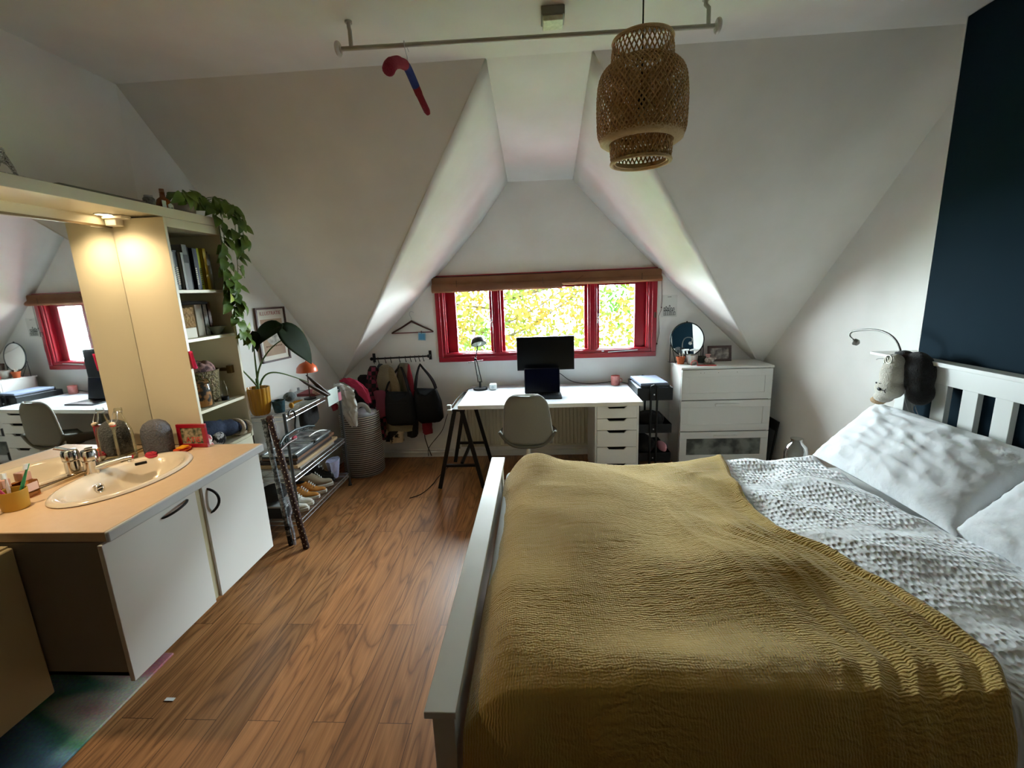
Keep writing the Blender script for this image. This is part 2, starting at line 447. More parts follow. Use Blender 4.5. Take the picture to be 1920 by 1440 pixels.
build('pull_cord', cd, m_darkw, bl)
for x, x2 in ((-.75, -.75), (.05, .05), (.42, .33), (.95, .95)):
    build('cord', MB().bar((x, YW-.1, 1.76), (x2, YW-.1, 1.70), .004, .002), M('dark_cord', '#2e1a12', .8), bl)

# ================================================================== world, trees and house outside
w = bpy.data.worlds.new('sky'); S.world = w; w.use_nodes = True
nt = w.node_tree; bg = nt.nodes['Background']; bg.inputs[0].default_value = SKYC
# hazy bright sky in front of the window, dimmer behind the house
tcw = nt.nodes.new('ShaderNodeTexCoord'); sxw = nt.nodes.new('ShaderNodeSeparateXYZ'); nt.links.new(tcw.outputs['Generated'], sxw.inputs[0])
mrw = nt.nodes.new('ShaderNodeMapRange'); mrw.interpolation_type = 'SMOOTHSTEP'; mrw.inputs[1].default_value = .0; mrw.inputs[2].default_value = .35; mrw.inputs[3].default_value = SKYB; mrw.inputs[4].default_value = WORLD
nt.links.new(sxw.outputs['Y'], mrw.inputs[0]); nt.links.new(mrw.outputs[0], bg.inputs[1])
m_leaf = M('tree_leaves', '#3c6e1a', .7, var=(.9, '#8a6a22', .14))
def tree(name, label, c, rx, rz, n, size, trunk):
    t = thing(name, label, 'tree', (c[0], c[1], trunk))
    mb = MB()
    for i in range(n):
        while True:
            p = V([random.uniform(-1, 1) for _ in range(3)])
            if p.length < 1: break
        q = V((c[0]+p.x*rx, c[1]+p.y*rx*.5, c[2]+p.z*rz))
        if NZ.noise(q*1.1) < -.12: continue
        a = random.uniform(0, 2*PI); s_ = size*random.uniform(.6, 1.3)
        d = V((math.cos(a), random.uniform(-.1, .1), math.sin(a))).normalized(); u = d.cross(V((random.uniform(-.3,.3), 1, random.uniform(-.35,.1)))).normalized()
        mb._add([q-d*s_, q+u*s_*.45, q+d*s_, q-u*s_*.45], [(0,1,2,3)])
    build('foliage', mb, m_leaf, t, smooth=0)
    tr = MB(); tr.tube([(c[0], c[1], trunk), (c[0]+.1, c[1], c[2]-rz*.4), (c[0]-.1, c[1], c[2]+rz*.6)], [.16, .12, .04], 8)
    for i in range(16):
        a = random.uniform(0, 2*PI); z = c[2]+random.uniform(-.6, .5)*rz
        e = V((c[0]+math.cos(a)*rx*.8, c[1]+math.sin(a)*rx*.35, z+random.uniform(.2, 1)*rz*.4))
        tr.tube(bez((c[0], c[1], z), (c[0]+math.cos(a)*rx*.3, c[1], z+.1), e, e, 5), [.035, .03, .025, .02, .012, .006], 5)
    build('trunk', tr, M('bark', '#4c4236', .9), t)
tree('garden_tree', 'large leafy tree filling the left and middle window panes', (-.9, 10, 1.1), 3.3, 3.4, 19000, .062, -5)
tree('garden_tree', 'smaller thin leafed tree seen through the right window pane', (2.1, 8.5, .4), .95, 1.6, 900, .055, -5)
m_house = M('pale_brick', '#e8e6e0', .8, var=(3, '#dcd8cf', .3))
ho = thing('house', 'pale brick house across the garden beyond the right pane', 'building', (5.6, 15, -5))
build('wall', MB().box(3.4, 9, 15, 20, -5, 4.5), m_house, ho)
hw = MB()
for i in range(3):
    for j in range(3):
        x = 3.9+i*1.5; z = -1.6+j*2.1
        o = build('window', MB().frame(x, x+.8, z, z+1.2, .07, 14.95, 15.02), M('grey_frame', '#8b98a0', .5), ho)
        build('pane', MB().box(x+.07, x+.73, 14.98, 15.0, z+.07, z+1.13), M('dark_glass', '#5c7480', .1), o, smooth=0)
build('roof', MB().prism([(3.2, 14.8, 4.5), (3.2, 20.2, 4.5), (3.2, 17.5, 7)], (6, 0, 0)), M('roof_tiles', '#6a4a40', .8), ho)
struct("floor_garden", MB().box(-30, 30, 5.2, 60, -5.2, -5), M("lawn", "#5d7a3a", .95), smooth=0)
# daylight comes from the world; this portal only guides sampling at the opening
pl = bpy.data.lights.new('window_portal', 'AREA'); pl.shape = 'RECTANGLE'; pl.size = 1.9; pl.size_y = .72
pl.cycles.is_portal = True
po = bpy.data.objects.new('window_portal', pl); COL.objects.link(po); po.location = (.065, YW+.13, 1.39); po.rotation_euler = (-PI/2, 0, 0)
# ================================================================== vanity along the left wall
m_top = M('peach_worktop', '#dcc3a6', .38, var=(30, '#d4b896', .4))
m_edge = M('grey_edge', '#c9cdd0', .35)
m_dark_side = M('taupe_side', '#87837a', .6)
m_porc = M('porcelain', '#e6dccb', .12, coat=.6)
va = thing('vanity_cabinet', 'white wall hung vanity cabinet with two doors under the basin', 'cabinet', (-1.95, 1.9, .22))
VY0, VY1 = 1.432, 2.372
c = MB().box(-2.29, -1.64, VY0, VY0+.018, .225, .808); c.box(-2.29, -1.64, VY1-.03, VY1, .225, .808)
c.box(-2.29, -1.64, VY0, VY1, .225, .243); c.box(-2.29, -2.28, VY0, VY1, .225, .808); c.box(-1.66, -1.642, 1.885, 1.926, .225, .808)
build('body', c, m_dark_side, va, bevel=.001)
for y0, y1, k in ((VY0-.012, 1.884, 0), (1.926, VY1+.006, 1)):
    d = build('door', MB().box(-1.641, -1.622, y0, y1, .212, .802), m_paint, va, bevel=.002)
    h = MB()
    if k == 0:
        h.tube(bez((-1.625, 1.685, .768), (-1.585, 1.70, .772), (-1.585, 1.81, .790), (-1.625, 1.83, .782), 14), [.004]+[.0065]*13+[.004], 8, flat=.8)
    else:
        h.tube(bez((-1.625, 1.957, .778), (-1.575, 1.985, .75), (-1.575, 1.985, .68), (-1.625, 1.957, .650), 14), [.004]+[.0065]*13+[.004], 8)
    build('handle', h, m_black, d)
fp = MB().box(-1.645, -1.632, 1.886, 1.925, .218, .805); build('filler_strip', fp, M('putty_strip', '#b5ad8d', .6), va)

# worktop with an oval cut out
BC, BX, BY = V((-1.995, 1.94, .85)), .205, .318
def plate_hole(x0, x1, y0, y1, z0, z1, cx, cy, ax, ay, n=64):
    mb = MB(); rings = []
    def rp(t):
        dx, dy = math.cos(t), math.sin(t)
        k = min(((x1 if dx > 0 else x0)-cx)/dx if abs(dx) > 1e-6 else 1e9, ((y1 if dy > 0 else y0)-cy)/dy if abs(dy) > 1e-6 else 1e9)
        return cx+dx*k, cy+dy*k
    A = []
    ts = sorted([2*PI*i/n for i in range(n)] + [math.atan2(yy-cy, xx-cx) % (2*PI) for xx in (x0, x1) for yy in (y0, y1)])
    inn = [(cx+ax*math.cos(t), cy+ay*math.sin(t)) for t in ts]; out = [rp(t) for t in ts]
    R = [[(x, y, z1) for x, y in inn], [(x, y, z1) for x, y in out], [(x, y, z0) for x, y in out], [(x, y, z0) for x, y in inn]]
    R.append(R[0]); return mb.loft(R, cap=False)
wt = thing('worktop', 'peach coloured worktop with pale rounded front edge around the basin', 'worktop', (-1.95, 1.9, .81))
build('top', plate_hole(-2.30, -1.612, 1.43, 2.40, .812, .852, BC.x, BC.y, BX-.015, BY-.015), m_top, wt, bevel=.004)
e = MB().box(-1.614, -1.598, 1.43, 2.40, .808, .852); build('front_edge', e, m_edge, wt, bevel=.006)
build('backsplash', MB().prism([(-2.242, 2.398, .852), (-2.228, 2.398, .852), (-2.270, 1.43, .852), (-2.284, 1.43, .852)], (0, 0, .014)), M('wood_strip', '#cbb48d', .5), wt)
sk = thing('basin', 'oval porcelain washbasin set into the peach worktop', 'sink', (BC.x, BC.y, .70))
prof = [(1.0, .853), (1.02, .857), (1.0, .8635), (.95, .866), (.90, .863), (.84, .853), (.78, .82), (.66, .76), (.45, .722), (.18, .708), (.05, .706)]
b = MB()
rings = [[(BC.x+BX*r*math.cos(t*2*PI/56), BC.y+BY*r*math.sin(t*2*PI/56), z) for t in range(56)] for r, z in prof]
b.loft(rings, cap=False); b._add([(BC.x, BC.y, .706)], [])
b.f.append(tuple(len(b.v)-1-56+j for j in range(56))); b.mi.append(0)
build('bowl', b, m_porc, sk, smooth=60, solid=.004)
ov = MB().ring((-2.140, 1.93, .800), .019, .004, 28, 8, 'x'); ov.cyl((-2.146, 1.93, .800), .018, .004, 20, 'x')
build('overflow', ov, m_chrome, sk); 
build('overflow_hole', MB().box(-2.143, -2.1395, 1.917, 1.943, .803, .811).box(-2.143, -2.1395, 1.917, 1.943, .789, .797), m_black, sk)
build('drain', MB().cyl((BC.x, BC.y, .7065), .022, .004), m_chrome, sk)
# tap
tp = thing('mixer_tap', 'chrome single lever mixer tap behind the basin', 'tap', (-2.225, 1.965, .852))
t = MB().lathe([(.034, .852), (.034, .860), (.030, .864), (.029, .925), (.033, .930)], (-2.205, 1.975, 0), 28); build('body', t, m_chrome, tp)
t = MB().lathe([(.033, .931), (.034, .965), (.029, .980), (.004, .986)], (-2.205, 1.975, 0), 28)
t.bar((-2.205, 1.975, .978), (-2.165, 1.945, 1.0), .030, .010); build('lever', t, m_chrome, tp, bevel=.002)
t = MB(); pts = [(-2.20, 1.975, .885), (-2.15, 2.005, .900), (-2.09, 2.04, .912), (-2.062, 2.055, .912)]
t.tube(pts, [.022, .020, .017, .016], 12, flat=.7); t.cyl((-2.072, 2.05, .888), .013, .014, 16); build('spout', t, m_chrome, tp)

# mirror
mi = thing('vanity_mirror', 'large frameless wall mirror behind the basin reflecting the window', 'mirror', (-2.3, 1.6, .875))
MXA, MXB = -2.238, -2.312   # the mirror stands a few degrees out of line with the wall
MXC = MXA+(MXB-MXA)*.595
def mpr(o0, o1, z0, z1): return MB().prism([(MXA+o0, 2.398, z0), (MXA+o1, 2.398, z0), (MXC+o1, 1.42, z0), (MXC+o0, 1.42, z0)], (0, 0, z1-z0))
build('glass', mpr(-.006, 0, .872, 2.062), m_mirror, mi, smooth=0)
build('top_trim', mpr(-.006, .006, 2.062, 2.072), M('trim_bronze', '#6b5a3c', .4, .5), mi)
build('bottom_trim', mpr(-.004, .004, .866, .872), M('trim_bronze', '#6b5a3c', .4, .5), mi)
# shelf over everything with down lights
pe = thing('light_shelf', 'cream top shelf with recessed spotlights over the mirror', 'shelf', (-2.1, 1.7, 2.11))
build('board', MB().box(-2.31, -1.955, .6, 2.86, 2.118, 2.155), m_cream, pe, bevel=.003)
build('fascia', MB().box(-1.958, -1.945, .6, 2.862, 2.108, 2.158), m_cream, pe, bevel=.002)
build('valance', MB().prism([(-2.31, 2.398, 2.073), (-2.24, 2.398, 2.073), (-2.285, 1.42, 2.073), (-2.31, 1.42, 2.073)], (0, 0, .045)), m_cream, pe)
m_spot = emit('halogen_glow', '#ffe2b0', 6)
for y in (1.60, 2.315):
    f = build('spotlight', MB().ring((-2.19, y, 2.117), .036, .004, 28, 8), m_steel, pe)
    build('bulb', MB().cyl((-2.19, y, 2.1155), .034, .003, 28), m_spot, f)
    ld = bpy.data.lights.new('spot_light', 'SPOT'); ld.energy = SPOTE*(.55 if y > 2 else 1.3); ld.color = (1, .74, .45); ld.spot_size = math.radians(150); ld.spot_blend = 1; ld.shadow_soft_size = .035
    lo = bpy.data.objects.new('spot_light', ld); COL.objects.link(lo); lo.location = (-2.19, y, 2.10); lo.parent = f
    lo.location = V((-2.16, y-.075, 2.09)) - pe.location
tb = MB().box(-2.225, -2.165, 2.35, 2.398, 2.066, 2.108); tb.box(-2.23, -2.12, 2.34, 2.40, 2.100, 2.117)
single('switch_box', 'small white plastic switch box under the shelf beside the spotlight', 'switch', tb, M('ivory_plastic', '#e8e2d2', .4), bevel=.004)

# narrow cabinet left of the vanity
m_tan_cab = M('tan_cabinet', '#b3a580', .5)
lc = thing('side_cabinet', 'shallow cream cabinet at the left edge of the photo beside the vanity', 'cabinet', (-2.15, 1.1, .2))
build('body', MB().box(-2.31, -2.0, .7, 1.425, .16, .80), m_tan_cab, lc)
d = build('door', MB().box(-2.0, -1.98, .7, 1.425, .15, .795), m_tan_cab, lc, bevel=.006)
build('handle', MB().tube(bez((-1.985, 1.24, .72), (-1.95, 1.26, .735), (-1.95, 1.33, .745), (-1.985, 1.36, .742), 10), .006, 8), m_black, d)
uc = thing('upper_cabinet', 'cream shelf cabinet hanging above the shallow cabinet at the left edge', 'cabinet', (-2.15, 1.1, .85))
build('side_panel', MB().box(-2.31, -2.03, 1.395, 1.415, .845, 2.10), m_cream, uc)
build('side_panel', MB().box(-2.31, -2.03, .7, .72, .845, 2.10), m_cream, uc)
build('shelf', MB().box(-2.30, -2.04, .72, 1.395, .845, .863).box(-2.30, -2.04, .72, 1.395, 1.45, 1.468), m_cream, uc)
build('back', MB().box(-2.31, -2.302, .72, 1.395, .863, 2.10), M('beech_back', '#a8703c', .6), uc)

# ================================================================== open bookcase
bk = thing('bookcase', 'tall cream open shelf unit beside the mirror', 'bookcase', (-2.12, 2.62, .18))
BKX = -1.95
build('side_panel', MB().box(-2.30, BKX, 2.402, 2.420, .855, 2.107), m_cream, bk, bevel=.001)
build('side_panel', MB().box(-2.30, BKX, 2.825, 2.843, .17, 2.107), m_cream, bk, bevel=.001)
build('side_panel', MB().box(-2.28, BKX, 2.41, 2.425, .17, .85), m_cream, bk)
build('back', MB().box(-2.30, -2.292, 2.42, 2.825, .17, 2.107), m_cream, bk)
SH = [1.722, 1.45, 1.035, .775]
for z in SH: build('shelf', MB().box(-2.292, BKX-.004, 2.42, 2.825, z-.009, z+.009), m_cream, bk, bevel=.001)
build('top', MB().box(-2.292, BKX, 2.42, 2.825, 2.06, 2.107), m_cream, bk, bevel=.001)
build('door', MB().box(BKX-.016, BKX, 2.42, 2.843, .17, .765), m_cream, bk, bevel=.002)
build('hinge', MB().box(-2.08, -2.02, 2.80, 2.826, 1.215, 1.235).box(-2.03, -2.0, 2.795, 2.826, 1.20, 1.25), M('brass_hinge', '#6d5a36', .4, .7), bk)
bh = MB()
for z in (1.38, 1.30, 1.16, 1.60):
    for y in (2.53, 2.73): bh.cyl((-2.2925, y, z), .004, .003, 10, 'x')
build('peg_holes', bh, m_black, bk)
# books on the upper shelf
BOOKS = [('#1d2320', .022, .232, 'thin black book at the left end of the top shelf row'), ('#8f918e', .016, .205, 'narrow white paperback second on the top shelf'),
 ('#1f2a2a', .030, .215, 'dark green hardback with pale lettering on the top shelf'), ('#8a8c8a', .020, .205, 'pale grey book between dark volumes on the top shelf'),
 ('#5c5c5a', .036, .250, 'tallest grey book with a black band on the top shelf'), ('#12161f', .022, .24, 'black book right of the tall grey book'),
 ('#1a2230', .020, .235, 'charcoal blue book before the navy one on the top shelf'), ('#1b2450', .022, .235, 'navy blue book in the middle of the top shelf'),
 ('#a9b321', .024, .24, 'lime green book on the top shelf'), ('#b29718', .026, .24, 'mustard yellow book on the top shelf'),
 ('#7d6f52', .022, .225, 'tan book right of the yellow one on the top shelf'), ('#7d7b76', .024, .21, 'light grey book at the right end behind the vine')]
y = 2.428
m_pages = M('book_pages', '#d8d2c0', .8)
for i, (colr, tk, h, lab) in enumerate(BOOKS):
    z0 = SH[0]+.0095; x1 = -1.975 - (i % 3)*.008; x0 = x1-.17
    mcol = M('book_cover_%d' % i, colr, .5)
    bo = thing('book', lab, 'book', ((x0+x1)/2, y+tk/2, z0), group='books on the top shelf')
    cv = MB().box(x1-.004, x1, y, y+tk, z0, z0+h); cv.box(x0, x1, y, y+.002, z0, z0+h); cv.box(x0, x1, y+tk-.002, y+tk, z0, z0+h)
    build('cover', cv, mcol, bo)
    build('pages', MB().box(x0+.004, x1-.004, y+.002, y+tk-.002, z0+.003, z0+h-.004), m_pages, bo, smooth=0)
    if i in (1, 2, 4, 6, 8):
        sp = MB(); mk = m_pages if i in (2, 6) else m_black
        if i == 4: sp.box(x1, x1+.0006, y+.001, y+tk-.001, z0+.15, z0+.195)
        else:
            for q in range(9):
                zz = z0+.03+q*.011; sp.box(x1, x1+.0006, y+tk*.25, y+tk*.75, zz, zz+.007)
        build('spine_marks', sp, mk, bo, smooth=0)
    y += tk+.004 + (.004 if i % 4 == 3 else 0)
# second shelf
z = SH[1]+.0095
bx = thing('storage_basket', 'wicker and white storage box on the second shelf', 'basket', (-2.06, 2.50, z))
build('base', MB().box(-2.13, -1.985, 2.44, 2.545, z, z+.06), M('white_card', '#cfcabb', .7), bx, bevel=.003)
m_wick = M('wicker', '#9c7a48', .8, var=(40, '#6d5028', .25), bump=(70, .8, 'voronoi'))
build('wicker_body', MB().box(-2.13, -1.984, 2.44, 2.546, z+.06, z+.175), m_wick, bx, bevel=.006)
mb = MB().tube([(-1.99, 2.44, z+.197), (-1.985, 2.52, z+.2), (-1.985, 2.58, z+.198), (-1.985, 2.65, z+.196)], [.022, .022, .018, .014], 12, flat=.6)
mb2 = single('hairbrush', 'black paddle hairbrush lying across the wicker box', 'brush', mb, m_black)
for i, (y0, y1, h, colr, lab) in enumerate([(2.60, 2.66, .19, '#8d8674', 'grey upright box behind the hairbrush on the second shelf'), (2.665, 2.70, .21, '#9a9a92', 'pale speckled book standing on the second shelf'), (2.706, 2.73, .20, '#4d2a1c', 'dark red brown book on the second shelf')]):
    q = MB().box(-2.15, -2.02, y0, y1, z, z+h); 
    if i == 0: single('box', lab, 'box', q, M('grey_box', colr, .7), bevel=.003)
    else:
        bo = thing('book', lab, 'book', (-2.08, (y0+y1)/2, z))
        build('cover', MB().box(-2.024, -2.02, y0, y1, z, z+h).box(-2.15, -2.02, y0, y0+.002, z, z+h).box(-2.15, -2.02, y1-.002, y1, z, z+h), M('book_b%d' % i, colr, .6, var=(60, '#6a6a64', .2) if i == 1 else None), bo)
        build('pages', MB().box(-2.147, -2.025, y0+.002, y1-.002, z+.002, z+h-.003), m_pages, bo, smooth=0)
bw = MB().lathe([(.02, 0), (.022, .004), (.06, .045), (.063, .05), (.058, .046), (.02, .008)], (-2.02, 2.745, z), 24)
single('bowl', 'shallow grey green bowl on the second shelf', 'bowl', bw, M('celadon', '#7c8474', .4), smooth=60)
# third shelf: baskets and jars
z = SH[2]+.0095
kb = thing('wicker_basket', 'round woven basket filled with patterned scarves on the third shelf', 'basket', (-2.12, 2.66, z))
build('body', MB().lathe([(.085, 0), (.1, .02), (.115, .19), (.12, .20), (.112, .2), (.10, .03), (.0001, .02)], (-2.125, 2.66, z), 32), M('seagrass', '#8a7b55', .8, var=(50, '#4f4630', .2), bump=(80, .8, 'voronoi')), kb, smooth=60)
m_scarf = M('patterned_scarf', '#3a2226', .9, var=(28, '#a5807a', .08))
sc = MB(); sc.ball((-2.125, 2.65, z+.20), (.105, .105, .06), 24)
sc.v = [tuple(V(p)+V((0, 0, 1))*.03*nz(p[0]*22, p[1]*22, 1)) for p in sc.v]
build('scarf', sc, m_scarf, kb, smooth=80)
jr = thing('glass_jar', 'big glass jar full of dark odds and ends on the third shelf', 'jar', (-2.03, 2.53, z))
jp = [(.06, 0), (.066, .006), (.068, .03), (.068, .13), (.058, .165), (.045, .175), (.047, .19)]
build('jar', MB().lathe(jp, (-2.03, 2.53, z), 28, cap=False), m_clear, jr, smooth=60)
build('contents', MB().lathe([(.055, .006), (.06, .02), (.06, .14), (.04, .15)], (-2.03, 2.53, z), 24), M('jar_contents', '#1a1412', .6, var=(30, '#b0753a', .06)), jr)
bt = thing('bottle', 'small clear bottle with a dark base beside the jar', 'bottle', (-2.0, 2.70, z))
build('body', MB().lathe([(.018, 0), (.02, .01), (.02, .09), (.01, .11), (.01, .125)], (-2.0, 2.70, z), 18), m_clear, bt)
build('base', MB().cyl((-2.0, 2.70, z+.0005), .022, .022), m_black, bt)
pk = MB()
pk.grid(lambda u, v: V((-1.945+.012*math.sin(u*6)+.004, 2.408+.03*(u-.5)*(.3+v)+.02*v, 1.395-.10*v)), 8, 8)
single('cloth_pouch', 'bright pink cloth pouch hanging on the edge of the bookcase', 'pouch', pk, M('pink_cloth', '#d0205c', .8), solid=.006)
# bottom shelf: folded trousers
z = SH[3]+.0095
m_denim = M('denim', '#182236', .9, var=(60, '#26344e', .3), bump=(120, .3))
m_fleece = M('cream_fleece', '#cfc3ae', .95, bump=(120, .8))
jn = thing('folded_jacket', 'rolled denim jacket with cream fleece lining on the bottom shelf', 'jacket', (-2.08, 2.66, z))
a = MB(); a.tube(catmull([(-2.12, 2.46, z+.075), (-2.06, 2.56, z+.095), (-2.03, 2.66, z+.085), (-1.99, 2.74, z+.07)], 5), [.05]+[.07]*7+[.062]*6+[.05, .045], 18, flat=.85)
a.v = [tuple(V(p)+V((.006, .004, .009))*nz(p[0]*30, p[1]*30, p[2]*30)*1.6) for p in a.v]
build('denim_roll', a, m_denim, jn, smooth=80)
a = MB().tube([(-2.0, 2.76, z+.06), (-1.975, 2.80, z+.055)], [.045, .04], 16); build('sleeve', a, m_denim, jn, smooth=80)
a = MB().ring((-1.985, 2.742, z+.068), .047, .012, 24, 8, 'y'); a.ring((-1.972, 2.803, z+.052), .036, .013, 24, 8, 'y'); a.ball((-1.975, 2.77, z+.025), (.03, .04, .02), 12); build('fleece_trim', a, m_fleece, jn, smooth=80)
st = MB().ball((-1.985, 2.47, z+.075), (.022, .03, .03), 14); st.ball((-1.985, 2.47, z+.03), (.025, .035, .03), 14)
single('striped_scarf', 'red and white striped scarf end on the bottom shelf', 'scarf', st, M('red_white_stripe', '#a02a3a', .9, var=(40, '#d8cfc8', .05)), smooth=80)
st = MB().ball((-1.99, 2.565, z+.045), (.035, .05, .045), 18)
single('beanie', 'black hat with white stripes on the bottom shelf', 'hat', st, M('black_white', '#15161a', .9, bump=(60, .5), var=(38, '#b8b8b8', .03)), smooth=80)

# ================================================================== things on the worktop
Z = .8525
cu = thing('tumbler', 'mustard yellow plastic tumbler holding toothbrushes at the left end of the worktop', 'cup', (-2.19, 1.625, Z))
m_must = M('mustard_plastic', '#b98f2c', .5)
build('cup', MB().lathe([(.040, 0), (.042, .003), (.046, .082), (.043, .082), (.039, .006), (.0001, .005)], (-2.19, 1.625, Z), 28), m_must, cu, smooth=50)
def brush(base, tip, colr, lab, hx=(.9, .2, .3)):
    b0, b1 = V(base), V(tip); dd = (b1-b0).normalized()
    t_ = thing('toothbrush', lab, 'toothbrush', tuple(b0), group='toothbrushes in the tumbler')
    build('handle', MB().tube([b0, b0.lerp(b1, .5), b0.lerp(b1, .8), b1], [.005, .0065, .004, .005], 8), colr, t_)
    hd = MB(); sd = V((0, -1, .2)).normalized(); hd.obox(b1+sd*.008-dd*.012, (.009, .012, .024), Matrix((V((1,0,0)), sd, dd)).transposed())
    build('bristles', hd, M('bristle', '#e9eef0', .7), t_)
brush((-2.19, 1.635, Z+.02), (-2.155, 1.68, Z+.175), M('green_plastic', '#2c9260', .4), 'green and white toothbrush in the yellow tumbler')
brush((-2.2, 1.62, Z+.02), (-2.22, 1.64, Z+.15), M('white_pink_plastic', '#e3d6d4', .4), 'white toothbrush in the yellow tumbler')
brush((-2.185, 1.615, Z+.02), (-2.195, 1.575, Z+.13), M('pink_plastic', '#d04870', .4), 'pink toothbrush in the yellow tumbler')
for i, (x, y, lab) in enumerate([(-2.262, 1.735, 'squat amber soap bottle with a square cap next to the tumbler'), (-2.262, 1.655, 'amber soap bottle with pump half hidden behind the toothbrushes')]):
    sb = thing('soap_bottle', lab, 'bottle', (x, y, Z))
    build('bottle', MB().box(x-.028, x+.028, y-.03, y+.03, Z, Z+.075), glass('amber_glass', '#f0cda8', 1.3, .8, edge='#d8a878'), sb, bevel=.008, seg=3)
    build('label', MB().box(x+.0285, x+.0295, y-.022, y+.022, Z+.03, Z+.066), M('pink_label', '#e6bfae', .6), sb)
    build('cap', MB().box(x-.017, x+.017, y-.017, y+.017, Z+.078, Z+.115), M('copper_cap', '#c99a86', .3, .4), sb, bevel=.003)
# swing top bottles
def swing(x, y, lab, sc=1.0, liq=False):
    o = thing('swing_top_bottle', lab, 'bottle', (x, y, Z))
    p = [(.036, 0), (.040, .006), (.042, .02), (.042, .14), (.038, .17), (.024, .215), (.0155, .245), (.0145, .262), (.0175, .266), (.0175, .285), (.0145, .288)]
    p = [(r*sc, z_*sc) for r, z_ in p]
    build('bottle', MB().lathe(p, (x, y, Z), 32, cap=False), m_clear, o, smooth=60)
    build('base_glass', MB().lathe([(.036*sc, .001), (.038*sc, .012), (.0001, .02)], (x, y, Z), 24), m_clear, o)
    wz = Z+.262*sc
    w_ = MB().tube([(x-.010, y-.017, wz+.012), (x-.016, y-.030, wz-.03), (x-.012, y-.04, wz-.045)], .0013, 6)
    w_.tube([(x+.010, y-.017, wz+.012), (x+.016, y-.030, wz-.03), (x+.008, y-.04, wz-.045)], .0013, 6); w_.ring((x, y, wz+.004), .0165, .0013, 20, 6)
    build('wire_bail', w_, m_steel, o)
    build('stopper', MB().ball((x-.004, y-.044, wz-.048), (.013, .015, .010), 14), M('ceramic_stopper', '#ead9c2', .3), o)
    build('gasket', MB().ball((x-.004, y-.042, wz-.058), (.012, .014, .006), 12), M('red_rubber', '#c8392b', .6), o)
swing(-2.196, 2.165, 'clear swing top glass bottle between the tap and the grey dome', 1.0)
# grey dome
gd = MB().lathe([(.062, 0), (.068, .006), (.070, .03), (.071, .11), (.066, .145), (.052, .170), (.028, .186), (.0001, .191)], (-2.115, 2.275, Z), 40)
single('ribbed_dome', 'grey textured dome shaped pot cover on the worktop', 'pot cover', gd, M('grey_quilt', '#565962', .8, bump=(110, .5, 'voronoi')), smooth=70)
# red picture frame
pf = thing('picture_frame', 'small red photo frame standing against the bookcase side', 'frame', (-1.975, 2.355, Z), rz=0)
build('frame', MB().frame(-2.06, -1.89, Z+.001, Z+.138, .022, 2.345, 2.362), m_red, pf, bevel=.002)
build('picture', MB().box(-2.04, -1.91, 2.350, 2.357, Z+.02, Z+.118), M('photo_green', '#3c4a38', .5, var=(45, '#b0a58c', .1)), pf, smooth=0)
text('letters', 'ATIE', .042, M('red_letters', '#d2413c', .5), pf, Matrix.Translation((-1.972, 2.3495, Z+.045)) @ Matrix.Rotation(PI/2, 4, 'X'))
# small things
sr = MB()
for k in range(5): sr.ring((-2.095+.004*math.cos(k*2), 2.195+.004*math.sin(k*3), Z+.010+.004*k), .022-.0015*k, .0055, 20, 6)
sr.v = [tuple(V(p)+V((.003*nz(p[0]*120, p[1]*120, 3), .003*nz(p[0]*120, p[1]*120, 9), .002*nz(p[0]*99, p[1]*99)))) for p in sr.v]
single('scrunchie', 'crumpled raspberry red hair scrunchie on the worktop', 'scrunchie', sr, M('raspberry_cloth', '#c2304a', .8), smooth=70)
sd = MB().lathe([(.03, 0), (.045, .006), (.05, .014), (.046, .013), (.03, .005), (.0001, .004)], (-2.00, 2.295, Z), 28, sx=.8, sy=.95)
single('soap_dish', 'oval orange silicone soap dish on the worktop', 'dish', sd, M('orange_silicone', '#d9572a', .5), smooth=60)
so_ = MB().box(-2.022, -1.978, 2.272, 2.325, Z+.0155, Z+.026)
single('sponge', 'yellow scouring sponge resting on the orange dish', 'sponge', so_, M('yellow_sponge', '#e3a01c', .9, bump=(90, .5)), bevel=.006)
pl_ = MB().bar((-2.085, 2.08, Z+.007), (-2.05, 2.115, Z+.007), .018, .012)
single('basin_plug', 'small black rubber plug on the worktop beside the tap', 'plug', pl_, m_black, bevel=.003)

# ================================================================== on top of the light shelf
Z = 2.1585
or_ = thing('silver_ornament', 'sparkling silver figure ornament at the left end of the top shelf', 'ornament', (-1.97, 1.71, Z))
a = MB()
for s_ in (-1, 1):
    a.tube([(-1.975, 1.70+s_*.035, Z+.004), (-1.975, 1.70+s_*.02, Z+.04), (-1.975, 1.70, Z+.075)], [.006, .008, .008], 8)
a.ball((-1.975, 1.70, Z+.085), .011, 12); a.tube([(-1.975, 1.66, Z+.03), (-1.975, 1.69, Z+.05), (-1.975, 1.72, Z+.035)], .006, 8)
a.box(-1.985, -1.965, 1.64, 1.755, Z, Z+.006)
a.v = [tuple(V(p)+V((0, .022, 0))+V((1, 1, 1))*.002*nz(p[0]*300, p[1]*300, p[2]*300)) for p in a.v]
build('figure', a, M('silver_glitter', '#e8e8e8', .18, 1, bump=(200, 1, 'voronoi')), or_)
tr = MB().box(-2.02, -1.965, 1.90, 2.35, Z+.0006, Z+.008); tr.box(-2.015, -1.97, 1.91, 2.34, Z+.008, Z+.014)
single('flat_frame', 'thin dark tray lying flat along the top shelf', 'tray', tr, M('pewter_tray', '#6c665c', .35, .6), bevel=.002)
jj = thing('storage_jar', 'small grey clip jar on the top shelf beside the amber bottle', 'jar', (-2.03, 2.43, Z))
build('body', MB().lathe([(.024, 0), (.027, .005), (.027, .045), (.022, .052)], (-2.03, 2.43, Z), 24), M('grey_jar', '#6b6a62', .3, var=(60, '#3c3a34', .1)), jj)
